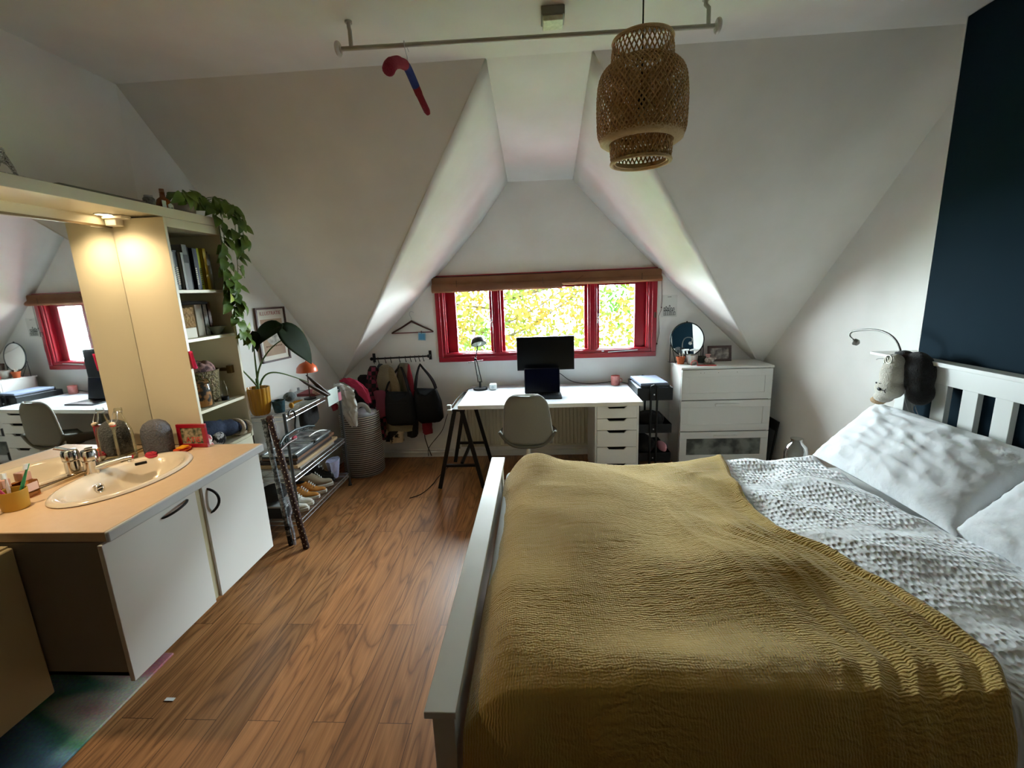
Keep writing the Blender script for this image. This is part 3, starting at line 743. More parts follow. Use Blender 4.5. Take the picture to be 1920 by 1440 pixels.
build('lid', MB().cyl((-2.03, 2.43, Z+.054), .02, .008), m_steel, jj)
ab = thing('amber_bottle', 'round amber liqueur bottle with a cork and house shaped label', 'bottle', (-2.02, 2.515, Z))
build('body', MB().lathe([(.03, 0), (.036, .006), (.037, .03), (.032, .052), (.014, .068), (.011, .09), (.0135, .092)], (-2.02, 2.515, Z), 28), M('amber_liqueur', '#8a4a17', .15, coat=.5), ab, smooth=60)
build('cork', MB().cyl((-2.02, 2.515, Z+.0925), .0115, .018), M('cork', '#9b6f52', .8), ab)
build('label', MB().prism([(-1.986, 2.500, Z+.004), (-1.986, 2.535, Z+.004), (-1.986, 2.535, Z+.026), (-1.986, 2.517, Z+.038), (-1.986, 2.500, Z+.026)], (.003, 0, 0)), M('white_label', '#d8d6ce', .6, var=(70, '#7c8a7c', .06)), ab)
build('card', MB().box(-1.992, -1.990, 2.468, 2.495, Z, Z+.045), m_paint, ab)
cp2 = thing('hanging_plant', 'trailing pothos in a greyish white pot on top of the bookcase', 'plant', (-2.02, 2.70, Z))
build('pot', MB().lathe([(.06, 0), (.066, .005), (.072, .06), (.068, .06), (.06, .01), (.0001, .008)], (-2.035, 2.66, Z), 32), M('stone_pot', '#a59c90', .8), cp2, smooth=50)
build('soil', MB().cyl((-2.035, 2.66, Z+.045), .066, .004), M('soil', '#2c2018', .95), cp2)
m_poth = M('pothos_leaf', '#1e3f15', .5, var=(7, '#6d8a30', .22), spec=.4)
m_stem = M('green_stem', '#4e6a30', .5)
lv = MB(); sm = MB()
rs = random.Random(11)
vines = [
 [(-2.0, 2.68, Z+.06), (-1.96, 2.78, Z+.10), (-1.92, 2.83, Z+.02), (-1.925, 2.82, 1.98), (-1.92, 2.80, 1.82), (-1.915, 2.79, 1.68), (-1.91, 2.80, 1.56), (-1.90, 2.82, 1.48), (-1.90, 2.86, 1.42)],
 [(-2.0, 2.70, Z+.06), (-1.93, 2.86, Z+.12), (-1.90, 2.92, Z+.03), (-1.90, 2.89, 2.0), (-1.895, 2.87, 1.86), (-1.90, 2.84, 1.72), (-1.90, 2.83, 1.60)],
 [(-2.02, 2.66, Z+.07), (-1.97, 2.62, Z+.11), (-1.95, 2.58, Z+.115), (-1.93, 2.55, Z+.09)],
 [(-2.0, 2.70, Z+.06), (-1.95, 2.82, Z+.12), (-1.90, 2.93, Z+.08), (-1.885, 2.96, 2.12), (-1.88, 2.95, 2.05)],
 [(-2.0, 2.70, Z+.06), (-1.94, 2.79, Z+.06), (-1.925, 2.80, 2.05), (-1.92, 2.79, 1.9), (-1.92, 2.785, 1.75), (-1.915, 2.775, 1.64)]]
for vi, vv in enumerate(vines):
    c_ = catmull(vv, 6); sm.tube(c_, .0022, 5)
    i = 3
    while i < len(c_):
        p = c_[i]; a = rs.uniform(-1.4, 1.4); up = V((1, rs.uniform(-.4, .4), .5))
        d = V((.55*rs.random()+.1, math.sin(a), -.25-rs.random()*.7)).normalized()
        q = p+d*.025; sm.tube([p, q], .0012, 4)
        leaf(lv, q, d, up, rs.uniform(.065, .10), rs.uniform(.055, .078), bend=rs.uniform(.3, 1.0), heart=.12, fold=.2)
        i += rs.choice((1, 1, 2, 2))
for k in range(14):
    a = rs.uniform(0, 2*PI); p = V((-2.02, 2.70, Z+.07)); q = p+V((math.cos(a)*.05, math.sin(a)*.09, .03+.04*rs.random())); sm.tube([p, q], .0015, 4)
    leaf(lv, q, V((math.cos(a)*.5+.3, math.sin(a), -.3)), (0, 0, 1), .07, .055, bend=.8, heart=.12)
# pale young leaves at the lower end
lo_ = MB()
for p, d in (((-1.90, 2.86, 1.45), (.3, .5, .75)), ((-1.90, 2.86, 1.42), (.3, .6, -.6)), ((-1.90, 2.83, 1.45), (.2, -.9, -.2)), ((-1.905, 2.80, 1.62), (.3, -.4, -.6)), ((-1.9, 2.78, 1.70), (.4, -.5, -.4))):
    leaf(lo_, p, V(d), (1, .1, .2), .085, .05, bend=.4, heart=.1, fold=.15)
build('foliage', lv, m_poth, cp2, smooth=60); build('stem', sm, m_stem, cp2); build('young_leaves', lo_, M('pothos_young', '#8aa838', .4, var=(12, '#b3bf5e', .25)), cp2, smooth=60)

# ================================================================== poster on the left wall
PY0, PY1, PZ0, PZ1 = 3.41, 3.715, 1.165, 1.60
def lwx(y): return XL + (y-YS)*(-1.977-XL)/(YW+.12-YS) if y > YS else XL
tilt = math.atan2(-1.977-XL, YW+.12-YS)
po_ = thing('wall_poster', 'framed vintage poster with red heading on the left wall behind the big leaf', 'poster', (lwx(3.563)+.004, 3.563, 1.163), rz=-tilt)
hw_, hh = .157, .432
def loc(o): return o.matrix_basis
a = MB().box(0, .018, -hw_, -hw_+.014, 0, hh).box(0, .018, hw_-.014, hw_, 0, hh).box(0, .018, -hw_, hw_, 0, .014).box(0, .018, -hw_, hw_, hh-.014, hh)
build('frame', a, m_darkw, po_, local=True)
build('mat_board', MB().box(.002, .008, -hw_+.014, hw_-.014, .014, hh-.014), M('poster_paper', '#d9d4c8', .7), po_, local=True, smooth=0)
build('print', MB().box(.008, .0085, -.115, .115, .05, .34), M('sepia_print', '#b7a07e', .7, var=(6, '#8d6a62', .3)), po_, local=True, smooth=0)
a = MB(); ell = [(.0088, .085*math.cos(t*PI/16), .225+.095*math.sin(t*PI/16)) for t in range(32)]; a.prism(ell, (.0004, 0, 0)); build('oval_portrait', a, M('grey_portrait', '#77756c', .7, var=(26, '#c4bfb2', .15)), po_, local=True, smooth=0)
b4 = po_.matrix_basis @ Matrix.Translation((.0086, 0, .385)) @ Matrix.Rotation(PI/2, 4, 'Z') @ Matrix.Rotation(PI/2, 4, 'X')
text('heading', 'ILLUSTRATIE', .040, M('poster_red', '#9c4038', .7), po_, b4)
a = MB()
for k in range(9): a.box(.0088, .0092, -.09+k*.02, -.09+k*.02+.012, .118, .130)
build('small_lettering', a, M('sepia_dark', '#6b4a30', .7), po_, local=True, smooth=0)

# ================================================================== wire rack
rk = thing('wire_shelf', 'chrome wire shelving rack with three levels along the left wall', 'rack', (-1.9, 3.24, 0))
RX0, RX1, RY0, RY1 = -2.075, -1.72, 2.847, 3.70
m_post = M('rack_post', '#5d6468', .35, .9)
def lean(y): return 0
for x in (RX0, RX1):
    for y in (RY0, RY1):
        build('post', MB().tube([(x, y, .012), (x, y, .905)], .0105, 12).cyl((x, y, 0), .016, .014), m_post if x == RX1 else m_steel, rk)
for z in (.115, .44, .88):
    a = MB()
    for x in (RX0, RX1):
        for dz in (0, -.03): a.tube([(x, RY0, z+dz), (x, RY1, z+dz)], .0035, 6)
        k = RY0
        while k < RY1-.02: a.tube([(x, k, z), (x, k+.0125, z-.03), (x, k+.025, z)], .0018, 4, cap=False); k += .025
    for y in (RY0, RY1):
        for dz in (0, -.03): a.tube([(RX0, y, z+dz), (RX1, y, z+dz)], .0035, 6)
    for x in (RX0+.12, RX0+.24): a.tube([(x, RY0, z-.004), (x, RY1, z-.004)], .003, 6)
    y = RY0+.02
    while y < RY1: a.tube([(RX0, y, z), (RX1, y, z)], .0018, 5); y += .022
    build('wire_shelf_level', a, m_steel, rk)
Z = .8835
yp = thing('potted_philodendron', 'philodendron with huge dark leaves in a ribbed mustard pot on the rack', 'plant', (-1.93, 2.93, Z))
pr = []
for k in range(88): pass
a = MB()
def ribbed(prof, c, n=96, amp=.0016, k=32):
    rings = []
    for r, z_ in prof: rings.append([(c[0]+(r+(amp if (j*k//n) % 2 and r > .02 else 0))*math.cos(2*PI*j/n), c[1]+(r+(amp if (j*k//n) % 2 and r > .02 else 0))*math.sin(2*PI*j/n), c[2]+z_) for j in range(n)])
    return rings
a.loft(ribbed([(.045, 0), (.055, .012), (.066, .06), (.072, .19), (.066, .19), (.058, .15), (.001, .15)], (-1.93, 2.93, Z), amp=.003), cap=True)
build('pot', a, M('mustard_glaze', '#b17d14', .35), yp, smooth=30)
build('soil', MB().cyl((-1.93, 2.93, Z+.152), .062, .005), M('soil', '#2c2018', .95), yp)
T0 = V((-1.93, 2.93, Z+.15)); tips = [(-1.80, 3.03, 1.47), (-1.93, 2.84, 1.415), (-1.74, 3.12, 1.405)]
st_ = MB()
st_.tube([T0+V((0, 0, -.01)), T0+V((.0, .01, .1))], [.014, .01], 10)
stemz = [bez(T0+V((.0, .01, .08)), (-1.92, 2.95, 1.22), (-1.86, 3.0, 1.36), (-1.745, 3.11, 1.40), 14), bez(T0+V((0, .01, .06)), (-1.93, 2.95, 1.2), (-1.915, 2.93, 1.35), (-1.90, 2.93, 1.43), 14),
         bez(T0+V((.01, .02, .05)), (-1.89, 2.99, 1.22), (-1.82, 3.05, 1.15), (-1.72, 3.22, 1.045), 16), bez(T0+V((0, 0, .05)), (-1.95, 2.9, 1.15), (-1.97, 2.86, 1.2), (-1.985, 2.83, 1.27), 8)]
for s_ in stemz: st_.tube(s_, [.007-.004*i/(len(s_)-1) for i in range(len(s_))], 8)
build('stem', st_, m_stem, yp, smooth=60)
lf = MB()
leaf(lf, (-1.755, 3.075, 1.435), (.52, .38, -.72), (.3, -.55, .75), .32, .21, bend=.5, heart=.22, nu=8, nv=14, fold=.1)
leaf(lf, (-1.78, 3.02, 1.475), (-.62, -.50, -.25), (.3, -.4, .8), .26, .17, bend=.8, heart=.15, nu=8, nv=14, fold=.25)
leaf(lf, (-1.90, 2.93, 1.44), (.15, .1, -1), (1, -.4, .1), .13, .08, bend=.3, heart=.15, nu=8, nv=12, fold=.3)
build('leaf', lf, M('philodendron_leaf', '#121d0a', .65, var=(9, '#1b2a10', .3), spec=.12), yp, smooth=70, solid=.0012)
cup = thing('teal_cup', 'dark teal speckled plant pot on the top level of the rack', 'pot', (-1.84, 3.01, Z))
build('pot', MB().lathe([(.032, 0), (.034, .003), (.044, .085), (.041, .085), (.032, .006), (.0001, .005)], (-1.825, 2.975, Z), 28), M('teal_speckle', '#1c4650', .4, var=(60, '#0f2a34', .15)), cup, smooth=50)
a = MB().ball((-1.79, 3.07, Z+.022), (.018, .016, .022), 12)
for k in range(5): a.tube([(-1.79, 3.07, Z+.03), (-1.77+.01*k, 3.09+.008*k, Z+.05)], .004, 5)
single('yellow_flower', 'small mustard yellow toy flower beside the teal pot', 'ornament', a, M('yellow_petal', '#c08a1c', .6))
ml = thing('mushroom_lamp', 'small orange mushroom shaped table lamp on the rack', 'lamp', (-1.80, 3.36, Z))
build('base', MB().lathe([(.045, 0), (.045, .008), (.008, .014)], (-1.80, 3.36, Z), 28), m_black, ml)
build('stem', MB().tube([(-1.80, 3.36, Z+.012), (-1.795, 3.36, Z+.235)], .0045, 10), M('brown_stem', '#4a2a22', .5), ml)
m_or = M('orange_enamel', '#c4552c', .3, coat=.3)
build('shade', MB().lathe([(.078, 0), (.079, .003), (.072, .036), (.05, .062), (.02, .076), (.005, .08), (.004, .086), (.0001, .088)], (-1.795, 3.36, Z+.215), 36, cap=False), m_or, ml, smooth=60)
sh = thing('gloves', 'upright pair of dark brown gloves on top of the rack', 'gloves', (-1.73, 3.38, Z))
a = MB()
for p0, p1 in (((-1.69, 3.42, Z+.012), (-1.81, 3.26, Z+.175)), ((-1.69, 3.44, Z+.012), (-1.775, 3.30, Z+.20))):
    a.tube([V(p0), V(p0).lerp(V(p1), .4), V(p0).lerp(V(p1), .8), V(p1)], [.03, .032, .02, .006], 12, flat=.45)
build('leather', a, M('brown_leather', '#3a2c22', .6), sh, smooth=60)
a = MB().ball((-1.80, 3.48, Z+.03), (.035, .045, .03), 14)
single('plush_ball', 'small pinkish soft toy at the far end of the rack', 'soft toy', a, M('pink_fur', '#c9a494', .95, bump=(150, .6)))
a = MB().ball((-1.93, 3.30, Z+.035), (.04, .06, .035), 14)
single('knitted_hat', 'grey knitted hat at the back of the rack top', 'hat', a, M('grey_knit', '#5a6060', .95, bump=(100, .6)))
a = MB().box(-1.95, -1.80, 3.44, 3.62, Z+.0, Z+.022)
single('red_box', 'flat dull red box on top of the rack behind the gloves', 'box', a, M('dull_red', '#7a3238', .7), bevel=.003)
# clear plastic box hooked over the front of the rack
a = thing('paper_card', 'translucent white card folder hooked over the front edge of the rack', 'folder', (-1.705, 3.55, .80))
build('sheet', MB().box(-1.709, -1.703, 3.45, 3.64, .79, .92), M('frosted_card', '#b9c2bc', .5, var=(20, '#a9b4ae', .3)), a, bevel=.002)
build('pink_tab', MB().box(-1.710, -1.704, 3.645, 3.70, .79, .86), M('pink_tab', '#b06a78', .6), a)
# black bag hanging under top level
a = MB()
a.loft([[(-1.86+.05*math.cos(t*PI/8)*k, 3.42+.13*math.sin(t*PI/8)*k, z_) for t in range(16)] for k, z_ in ((.6, .845), (.9, .82), (1, .74), (1, .68), (.7, .655))])
single('black_pouch', 'black fabric bag hanging under the top level of the rack', 'bag', a, M('black_fabric', '#14110f', .9, bump=(40, .4)), smooth=60)
# coat hangers hanging on the front of the rack
hg = thing('clothes_hanger', 'dark green plastic hanger hooked on the front edge of the rack', 'hanger', (-1.70, 2.92, .68))
a = MB().tube(bez((-1.70, 2.86, .885), (-1.70, 2.87, .925), (-1.70, 2.945, .925), (-1.70, 2.945, .855), 10)+[V((-1.70, 2.925, .80)), V((-1.70, 2.92, .765))], .006, 8); build('hook', a, m_black, hg)
a = MB().tube([(-1.70, 2.72, .735), (-1.70, 2.78, .765), (-1.70, 2.92, .77), (-1.70, 3.08, .745), (-1.70, 3.18, .715)], .008, 8)
for k in range(9): a.ring((-1.70, 2.98+k*.021, .742-k*.004), .008, .0022, 12, 5, 'x')
a.ring((-1.70, 2.735, .72), .018, .005, 16, 6, 'x'); a.ring((-1.70, 2.80, .735), .016, .005, 16, 6, 'x')
build('bar', a, M('bottle_green', '#14282a', .5), hg)
a = MB().ball((-1.70, 2.895, .715), (.012, .03, .018), 12); single('red_clip', 'little red cloth tag hanging from the green hanger', 'clip', a, M('crimson_cloth', '#8e1c30', .8))
a = MB().tube([(-1.69, 2.70, .70), (-1.69, 2.80, .715), (-1.69, 2.90, .71)], .007, 8); single('brown_strap', 'dark brown wooden hanger end behind the green hanger', 'hanger', a, m_darkw)
a = MB().tube(bez((-1.74, 3.16, .64), (-1.72, 3.2, .66), (-1.72, 3.3, .65), (-1.735, 3.42, .605), 10), .0045, 8)
single('white_hanger', 'thin white hanger lying on the stack of frames', 'hanger', a, m_paint)
# stack of picture frames on the middle level
zz = .4435
for i, (x0, x1, y0, y1, h, colr, lab) in enumerate([
  (-2.06, -1.75, 3.0, 3.56, .022, '#8c8378', 'large greyish canvas at the bottom of the frame stack'), (-2.05, -1.745, 2.96, 3.62, .02, '#a58a66', 'light wooden board second in the frame stack'),
  (-2.05, -1.76, 2.98, 3.55, .024, '#2a1a14', 'dark brown frame in the middle of the frame stack'), (-2.03, -1.76, 3.0, 3.60, .02, '#6b4a34', 'mid brown frame below the silver frames'),
  (-2.02, -1.755, 2.99, 3.50, .02, '#151515', 'black framed picture below the silver frame')]):
    single('picture_frame', lab, 'frame', MB().box(x0, x1, y0, y1, zz, zz+h), M('stack_%d' % i, colr, .6), bevel=.002); zz += h+.0006
for y0, y1, lab in ((2.97, 3.26, 'silver framed photo on top of the stack, nearer the vanity'), (3.28, 3.56, 'silver framed photo on top of the stack, nearer the basket')):
    q = thing('picture_frame', lab, 'frame', (-1.9, (y0+y1)/2, zz))
    a = MB().box(-2.02, -1.76, y0, y0+.022, zz, zz+.014).box(-2.02, -1.76, y1-.022, y1, zz, zz+.014).box(-2.02, -1.998, y0, y1, zz, zz+.014).box(-1.782, -1.76, y0, y1, zz, zz+.014)
    build('frame', a, M('silver_frame', '#b3b8bb', .3, .7), q, bevel=.002)
    build('picture', MB().box(-2.0, -1.78, y0+.02, y1-.02, zz+.001, zz+.008), M('bw_photo', '#9a9c9c', .3, var=(14, '#2c2e30', .12)), q, smooth=0)
# shoes on the lowest level
def shoe(name, lab, x, y, z_, ang, up, sole, L=.26, W=.09, H=.1, high=False, grp=None):
    o = thing(name, lab, 'shoe', (x, y, z_), rz=ang, group=grp)
    def ringat(t, base=0, top=1, grow=0):
        w_ = W*.5*(.62+.38*math.sin(PI*min(1, .25+t*.85)))*(1 if t < .9 else .8)+grow
        return w_
    rings = []; nn = 12
    for i in range(13):
        t = i/12; w_ = ringat(t); h = H*(1-.55*sstep(.35, .8, t))*(1 if t < .97 else .75)
        if i in (0, 12): w_ *= .55
        y_ = -L/2+L*t
        rings.append([(w_*math.cos(a_)*(1 if math.sin(a_) < .3 else .85), y_, .022+max(0, (h-.022)*(.5+.5*math.sin(a_)))) for a_ in [2*PI*k/nn for k in range(nn)]])
    build('upper', MB().loft(rings), up, o, local=True, smooth=70, sub=1)
    rs_ = []
    for i in range(13):
        t = i/12; w_ = ringat(t)+.004
        if i in (0, 12): w_ *= .6
        y_ = -L/2-.004+(L+.008)*t
        rs_.append([(-w_, y_, 0), (w_, y_, 0), (w_, y_, .026), (-w_, y_, .026)])
    build('sole', MB().loft(rs_), sole, o, local=True, bevel=.004)
    build('opening', MB().ball((0, -L*.25, H*.93), (W*.27, L*.17, .012), 14), m_black, o, local=True)
    a = MB()
    for k in range(4): a.bar((-W*.2, L*(.02+k*.05), H*(.92-k*.11)), (W*.2, L*(.035+k*.05), H*(.92-k*.11)), .008, .004)
    build('laces', a, m_paint, o, local=True)
    return o
m_sole = M('white_rubber', '#cfcdc4', .6)
z_ = .1185
m_wl = M('white_leather', '#d6d4cc', .5)
shoe('sneaker', 'white sneaker with red heel tab at the front of the lowest rack level', -1.865, 2.985, z_, -1.35, m_wl, m_sole, H=.12, grp='shoes on the rack')
shoe('sneaker', 'white sneaker with black line lying behind its pair on the rack', -1.875, 3.085, z_, -1.45, m_wl, m_sole, H=.12, grp='shoes on the rack')
m_tan = M('tan_suede', '#b5772c', .8)
shoe('sneaker', 'tan and white sneaker, right one of the pair on the rack', -1.87, 3.285, z_, -1.35, m_tan, m_sole, H=.11, grp='shoes on the rack')
shoe('sneaker', 'tan and white sneaker, left one of the pair on the rack', -1.88, 3.19, z_, -1.4, m_tan, m_sole, H=.11, grp='shoes on the rack')
m_bg = M('beige_suede', '#978a74', .8)
shoe('sneaker', 'beige suede shoe standing towards the far end of the rack', -1.87, 3.40, z_, -1.1, m_bg, m_sole, H=.14, grp='shoes on the rack')
shoe('ankle_boot', 'black ankle boot behind the beige shoe on the rack', -1.90, 3.515, z_, -1.5, M('black_leather', '#121212', .4), m_black, H=.2, grp='shoes on the rack')
a = MB().loft([[(-1.80+.045*k*math.cos(t*PI/7), 3.60+.07*k*math.sin(t*PI/7)*(1+.15*math.sin(t*3)), zt) for t in range(14)] for k, zt in ((.55, z_+.001), (.75, z_+.04), (1, z_+.12), (1.15, z_+.165), (.7, z_+.16))])
single('plastic_bag', 'pale lilac plastic bag on the lowest rack level', 'bag', a, M('lilac_plastic', '#aeb4d6', .4, bump=(30, .8)), smooth=70)
# dark things left of the poles, on the floor under the rack
a = MB().box(-2.03, -1.80, 2.83, 2.98, .145, .225); 
single('shoe_box', 'black box with white lid line at the near end of the rack', 'box', a, M('black_card', '#101113', .7), bevel=.004)
a = MB().box(-2.04, -1.795, 2.825, 2.99, .2265, .24); single('tray', 'grey flat tray on the black box', 'tray', a, M('grey_tray', '#8a8d8d', .4), bevel=.003)
a = MB().ball((-1.92, 2.91, .305), (.09, .09, .065), 18); a.v = [tuple(V(p)+V((.01, .01, .015))*nz(p[0]*14, p[1]*14, p[2]*14)) for p in a.v]
single('black_jumper', 'crumpled black garment heaped on the grey tray', 'clothing', a, M('black_fabric', '#14110f', .9), smooth=80)

# ================================================================== decorated poles leaning on the rack
m_pole1 = M('silver_pole', '#8e9496', .35, .5, var=(38, '#3c4144', .06))
m_pole2 = M('brown_pole', '#2e1512', .5, var=(1, '#2e1512', .3))
def dotted(name, lab, p0, p1, r, base, dotm, seed, capm=None):
    o = thing(name, lab, 'pole', p0)
    A, B = V(p0), V(p1); d = (B-A).normalized()
    build('shaft', MB().tube([A+d*.002, B], r, 20), base, o)
    R_ = random.Random(seed); x = d.orthogonal().normalized(); y = d.cross(x)
    a = MB(); L = (B-A).length
    for k in range(int(L/.022)):
        for j in range(4):
            an = 2*PI*(j/4)+k*.9; c_ = A+d*(.02+k*.022)+(x*math.cos(an)+y*math.sin(an))*r
            a.ball(c_, (.0035, .0035, .0035), 6)
    build('dots', a, dotm, o)
    return o, d
o, d = dotted('rain_stick', 'dark brown pole with cream dots leaning against the wire rack', (-1.607, 2.693, 0), (-1.768, 2.765, .905), .0205, m_pole2, M('cream_dots', '#c9b497', .6), 1)
build('top_ring', MB().lathe([(.014, 0), (.022, .004), (.023, .02), (.014, .03)], (-1.768, 2.765, .885), 20), m_darkw, o)
o, d = dotted('walking_stick', 'silver grey patterned pole with black tip leaning beside the brown one', (-1.737, 2.735, 0), (-1.80, 2.748, .90), .0165, m_pole1, M('ink_dots', '#4c5254', .6), 2)
build('rubber_tip', MB().tube([(-1.737, 2.735, 0), (-1.7425, 2.736, .075)], .0172, 16), m_black, o)
build('band', MB().tube([(-1.7455, 2.7366, .12), (-1.7475, 2.737, .145)], .0174, 16), m_black, o)
a = MB().tube(catmull([(-1.70, 2.72, .01), (-1.70, 2.725, .1), (-1.715, 2.73, .2), (-1.70, 2.735, .27), (-1.72, 2.735, .34)], 5), [.012]*20+[.008], 10, flat=.4)
single('tinsel', 'strip of silver glitter tinsel hanging between the two poles', 'tinsel', a, M('glitter', '#9c9aa0', .3, .8, bump=(180, 1, 'voronoi')))

# ================================================================== rug under the vanity
def rug_mat():
    m = bpy.data.materials.new('patchwork_rug'); m.use_nodes = True; nt = m.node_tree; n = nt.nodes; l = nt.links; b = n['Principled BSDF']
    tc = n.new('ShaderNodeTexCoord'); ns = n.new('ShaderNodeTexNoise'); ns.inputs['Scale'].default_value = 2.6; ns.inputs['Detail'].default_value = 1
    mp = n.new('ShaderNodeMapping'); mp.inputs['Scale'].default_value = (.35, 1, 1); l.new(tc.outputs['Object'], mp.inputs[0]); l.new(mp.outputs[0], ns.inputs['Vector'])
    r = n.new('ShaderNodeValToRGB'); r.color_ramp.interpolation = 'EASE'
    cs_ = [(.34, '#4a5a80'), (.43, '#6f9cb0'), (.48, '#4f8a74'), (.53, '#b4b2a0'), (.59, '#a86a70'), (.66, '#6a1c36')]
    e = r.color_ramp.elements; e[0].position, e[0].color = cs_[0][0], lin(cs_[0][1]); e[1].position, e[1].color = cs_[-1][0], lin(cs_[-1][1])
    for p, c_ in cs_[1:-1]: q = e.new(p); q.color = lin(c_)
    l.new(ns.outputs['Fac'], r.inputs[0])
    n2 = n.new('ShaderNodeTexNoise'); n2.inputs['Scale'].default_value = 90; l.new(tc.outputs['Object'], n2.inputs['Vector'])
    mx = n.new('ShaderNodeMix'); mx.data_type = 'RGBA'; mx.blend_type = 'OVERLAY'; mx.inputs[0].default_value = .5
    l.new(r.outputs[0], mx.inputs[6]); l.new(n2.outputs['Color'], mx.inputs[7]); l.new(mx.outputs[2], b.inputs['Base Color']); b.inputs['Roughness'].default_value = .95
    bp = n.new('ShaderNodeBump'); bp.inputs['Strength'].default_value = .6; l.new(n2.outputs['Fac'], bp.inputs['Height']); l.new(bp.outputs[0], b.inputs['Normal'])
    return m
single('rug', 'multicoloured short pile rug under the vanity cabinet', 'rug', MB().box(-2.28, -1.80, .55, 1.78, .0005, .011), rug_mat(), bevel=.003)
a = MB().box(-1.64, -1.60, 1.53, 1.545, .0005, .003); single('paper_scrap', 'tiny white scrap of paper on the floor near the vanity', 'paper', a, m_paint)
# ================================================================== radiator
ra = thing('radiator', 'beige ribbed panel radiator on the window wall behind the desk', 'radiator', (-.15, YW-.04, .12))
m_rad = M('radiator_enamel', '#c3bda6', .5)
a = MB(); x = -.80
rings = []
prof = []
while x < .50:
    prof += [(x, YW-.075), (x+.008, YW-.068), (x+.024, YW-.068), (x+.032, YW-.075)]; x += .036
a.loft([[(px, py, z) for px, py in prof] + [(prof[-1][0], YW-.03, z), (prof[0][0], YW-.03, z)] for z in (.135, .60)])
build('panel', a, m_rad, ra, smooth=0)
a = MB().box(-.805, .505, YW-.078, YW-.028, .595, .61).box(-.805, .505, YW-.078, YW-.028, .125, .14); build('rail', a, m_rad, ra)
a = MB().tube([(-.83, YW-.05, .10), (-.83, YW-.05, .17), (-.80, YW-.05, .17)], .009, 8); build('valve', a, m_chrome, ra)

# ================================================================== desk
m_dtop = M('white_desk_top', '#c2c9d2', .4)
m_dedge = M('desk_edge', '#d6d3cb', .45)
dk = thing('desk', 'long white desk top under the window', 'table', (.07, 3.96, .70))
build('board', MB().box(-.68, .822, 3.585, 4.335, .705, .74), m_dtop, dk, bevel=.002)
build('front_edge', MB().box(-.68, .822, 3.582, 3.586, .706, .739), m_dedge, dk)
tr = thing('trestle', 'black steel trestle carrying the left end of the desk', 'trestle', (-.69, 3.92, 0))
for y, sp in ((3.64, (-.885, -.505)), (4.22, (-.86, -.50))):
    for x in sp: build('leg', MB().bar((x, y-.03 if y < 4 else y, 0), (-.69+(.03 if x > -.69 else -.03), y, .685), .034, .022), m_black, tr, bevel=.002)
    build('cross_bar', MB().bar((sp[0]+.06, y-.01, .20), (sp[1]-.06, y-.01, .20), .026, .020), m_black, tr)
build('top_rail', MB().box(-.735, -.645, 3.61, 4.25, .683, .704), m_black, tr, bevel=.002)
build('long_bar', MB().bar((-.69, 3.66, .205), (-.69, 4.2, .205), .022, .024), m_black, tr)
bx_ = MB().box(-.775, -.737, 3.60, 3.66, .665, .70); bx_.box(-.785, -.75, 3.64, 3.68, .69, .73)
single('cable_clamp', 'white and black cable clamp at the left front corner of the desk', 'clamp', bx_, M('grey_plastic', '#9a9b98', .4), bevel=.003)
# drawer unit with scooped handles
du = thing('drawer_unit', 'white drawer unit with scooped handle cut outs under the right end of the desk', 'drawers', (.625, 3.9, 0))
build('carcass', MB().box(.445, .459, 3.625, 4.20, .02, .70).box(.788, .802, 3.625, 4.20, .02, .70).box(.459, .788, 3.66, 4.20, .02, .04).box(.459, .788, 3.66, 4.20, .68, .70).box(.459, .788, 4.18, 4.20, .04, .68), m_paint, du, bevel=.001)
build('interior_shade', MB().box(.459, .788, 3.70, 3.71, .04, .68), m_black, du)  # black sheet standing in for the shade behind the scooped handles
zs = [.697, .592, .489, .345, .195, .03]
for i in range(5):
    z1, z0 = zs[i]-.002, zs[i+1]+.002; cx = .6235
    p = [(.461, z0), (.786, z0), (.786, z1), (cx+.082, z1), (cx+.06, z1-.022), (cx-.06, z1-.022), (cx-.082, z1), (.461, z1)]
    d = build('drawer', MB().prism([(x, 3.622, z) for x, z in p], (0, .016, 0)), m_paint, du, bevel=.001)
# monitor and laptop
m_scr = M('black_screen', '#030406', .3, spec=.15)
mo = thing('monitor', 'black computer monitor standing in front of the window', 'monitor', (.06, 4.15, .74))
build('screen', MB().box(-.203, .318, 4.10, 4.125, .925, 1.232), M('monitor_bezel', '#08090a', .4, spec=.25), mo, bevel=.003)
build('display', MB().box(-.195, .310, 4.0985, 4.1, .937, 1.224), m_scr, mo, smooth=0)
build('stand', MB().box(.02, .10, 4.125, 4.15, .755, 1.05).box(-.06, .18, 4.08, 4.24, .7405, .752), m_black, mo, bevel=.002)
lp = thing('laptop', 'open dark laptop on the desk below the monitor', 'laptop', (.02, 3.9, .74))
a = MB().prism([(-.137, 3.945, .751), (.178, 3.945, .751), (.178, 3.99, .962), (-.137, 3.99, .962)], (0, .008, -.001)); build('lid', a, M('space_grey', '#15181e', .35, .3), lp, bevel=.003)
a = MB().prism([(-.131, 3.9440, .758), (.172, 3.9440, .758), (.172, 3.9872, .956), (-.131, 3.9872, .956)], (0, .001, 0)); build('display', a, M('laptop_display', '#04071a', .25, spec=.2), lp, smooth=0)
build('base', MB().box(-.135, .185, 3.735, 3.95, .7405, .752), M('space_grey', '#15181e', .35, .3), lp, bevel=.003)
a = MB()
for r in range(5):
    for c_ in range(13): a.box(-.115+c_*.0215, -.097+c_*.0215, 3.835+r*.019, 3.851+r*.019, .752, .7535)
build('keyboard', a, m_black, lp, smooth=0)
